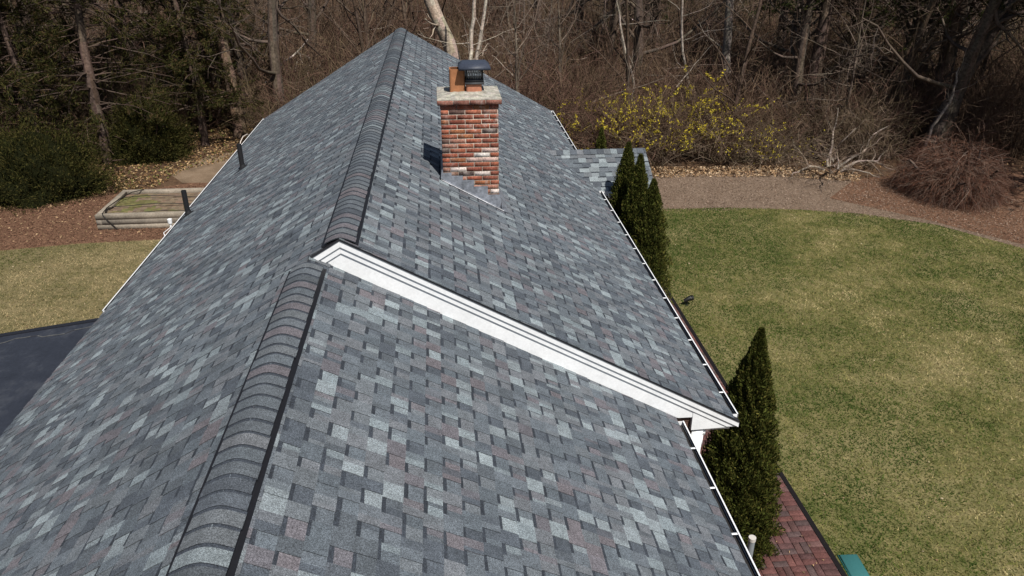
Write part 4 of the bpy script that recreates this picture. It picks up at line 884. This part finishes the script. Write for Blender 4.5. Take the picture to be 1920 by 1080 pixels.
m = MB(); n = 10; a = rng.uniform(0, 6.28, n); P = walk(np.stack([.3 * np.cos(a), .3 * np.sin(a), 0 * a], 1), np.stack([np.cos(a) * .9, np.sin(a) * .6, np.full(n, .8)], 1), rng.uniform(1.4, 2.6, n), 9, .27, (0, 0, -.02)); P[:, :, 2] = np.maximum(P[:, :, 2], .03); q = np.linspace(.045, .015, 9)[None] * rng.uniform(.6, 1.2, (n, 1)); V, F = tubes(P, q, 6); m.add(V, F, cols((.25, .205, .17), len(F), .15)); m.build('limb', M['bark'], ts)
m = MB(); l2, q2 = branch(P, q, 60, .25, 1, .4, 1.2, 6, .6, (0, 0, .02), .3, .5); V, F = tubes(l2, q2, 4); m.add(V, F, cols((.2, .16, .125), len(F), .2)); l3, q3 = branch(l2, q2, 1600, .2, 1, .2, .6, 4, .65, (0, 0, 0), .3, .5); V, F = tubes(l3, np.maximum(q3, .004), 2); m.add(V, F, cols((.14, .10, .07), len(F), .3)); m.build('twig', M['twig'], ts)
wm = empty('weeping_maple', (15.3, 20.9, 0), 'low domed weeping maple with fine reddish bare twigs', 'tree')
m = MB(); n = 7; a = np.arange(n) * .9 + .3; P = walk(np.stack([.12 * np.cos(a), .12 * np.sin(a), 0 * a], 1), np.stack([np.cos(a) * .8, np.sin(a) * .8, np.full(n, 1.1)], 1), 1.7, 8, .2, (0, 0, -.03)); q = np.linspace(.09, .03, 8)[None] * np.ones((n, 1)); V, F = tubes(P, q, 7); m.add(V, F, cols((.10, .075, .065), len(F), .2)); m.build('trunk', M['bark'], wm)
m = MB(); n = 6500; u = norm(rng.normal(size=(n, 3))); u[:, 2] = np.abs(u[:, 2]) * .9 + .1; aa_ = np.arctan2(u[:, 1], u[:, 0]); O = u * np.array([1.25, 1.25, 1.5]) * (rng.uniform(.5, 1.04, n) * (1 + .12 * np.sin(3 * aa_ + 1) + .08 * np.sin(7 * aa_ + 4 * u[:, 2])))[:, None]; O[:, 2] = O[:, 2] * .95 + .05
D = np.stack([u[:, 0], u[:, 1], .35 * u[:, 2]], 1) + rng.normal(size=(n, 3)) * .5
P = walk(O, D, rng.uniform(.4, 1.05, n), 6, .3, (0, 0, -.26)); P[:, :, 2] = np.maximum(P[:, :, 2], .04); V, F = tubes(P, np.linspace(.0055, .002, 6)[None] * np.ones((n, 1)), 2); m.add(V, F, np.repeat(pal([(.12, .058, .036), (.10, .048, .03), (.135, .085, .06), (.165, .12, .095), (.085, .045, .032)], n, .25), 5, 0))
P2, R2 = branch(P, np.full((n, 6), .003), 14000, .2, 1, .15, .4, 4, .5, (0, 0, -.12), .2, .8); V, F = tubes(P2, R2, 2); m.add(V, F, np.repeat(pal([(.13, .055, .035), (.10, .042, .03), (.14, .09, .07)], 14000, .3), 3, 0)); m.build('crown', M['twig'], wm)

# ------------------------------------------------------------------ undergrowth: a mass of brush nobody could count
ug = MB(); BP = [[(.112, .071, .046), (.084, .052, .034)], [(.142, .096, .062), (.108, .071, .046)], [(.095, .053, .04), (.118, .067, .048)], [(.128, .096, .054), (.095, .07, .039)], [(.16, .116, .082), (.115, .081, .058)]]
tmpl = []
for k in range(8):
    m, _ = twig_shrub(26, .35, 2.0, .45, .07, [(1., 1., 1.)], .011, 5, 6, (.3, .9)); V = np.concatenate(m.V); Fs = np.concatenate(m.F); tmpl.append((V, Fs))
def brush(n, gen, smin, smax):
    for _ in range(n):
        x, y = gen(); V, F = tmpl[rng.integers(0, 8)]; s = rng.uniform(smin, smax); a = rng.uniform(0, 6.28); ca, sa = math.cos(a), math.sin(a); zz = s * rng.uniform(.8, 1.25)
        W = np.stack([x + s * (ca * V[:, 0] - sa * V[:, 1]), y + s * (sa * V[:, 0] + ca * V[:, 1]), zz * V[:, 2]], 1)
        p = BP[int(np.clip((patch(np.array([x]), np.array([y]), .35)[0] + 1) * 2.5 + rng.normal(0, .8), 0, 4))]
        ug.add(W, F, np.repeat(pal(p, len(F) // 3 + 1, .3), 3, 0)[:len(F)])
def g1():
    while True:
        y = rng.uniform(24, 36); x = rng.uniform(-.62 * y, .95 * y)
        if y > wood_edge(x) + .2 and not (-10.5 < x < -6.5 and y < 31) and not (-13 < x < -10 and y < 28) and not (-1.4 < x < 1.8 and 27 < y): return x, y
def g2():
    while True:
        y = rng.uniform(33, 70); x = rng.uniform(-.6 * y, .9 * y)
        if not (-2.5 < x < 2.5 and y < 34.5): return x, y
def g3():
    x = rng.uniform(-7.5, 15.5); return x, wood_edge(x) + rng.uniform(-.6, 1.6)
brush(820, g1, .6, 1.4); brush(700, g2, .9, 1.9); brush(130, g3, .5, 1.0)
tag(ug.build('undergrowth', M['twig']), 'dense brown leafless brush filling the woods', 'undergrowth', kind='stuff')
# long crooked fallen sticks
fs = MB(); n = 260; yy = rng.uniform(25, 55, n); xx = rng.uniform(-.6, .68, n) * yy; k = yy > wood_edge(xx) + .5; xx, yy = xx[k], yy[k]; n = len(xx)
P = walk(np.stack([xx, yy, rng.uniform(.1, 2.2, n)], 1), np.stack([rng.normal(size=n), rng.normal(size=n) * .4, rng.normal(size=n) * .45], 1), rng.uniform(1, 3.5, n), 8, .16); V, F = tubes(P, np.linspace(.022, .007, 8)[None] * rng.uniform(.5, 1.6, (n, 1)), 4); fs.add(V, F, np.repeat(pal([(.21, .17, .135), (.16, .12, .095), (.27, .225, .185)], n, .2), 28, 0))
tag(fs.build('fallen_branches', M['twig']), 'pale crooked sticks tangled through the brush', 'branches', kind='stuff')
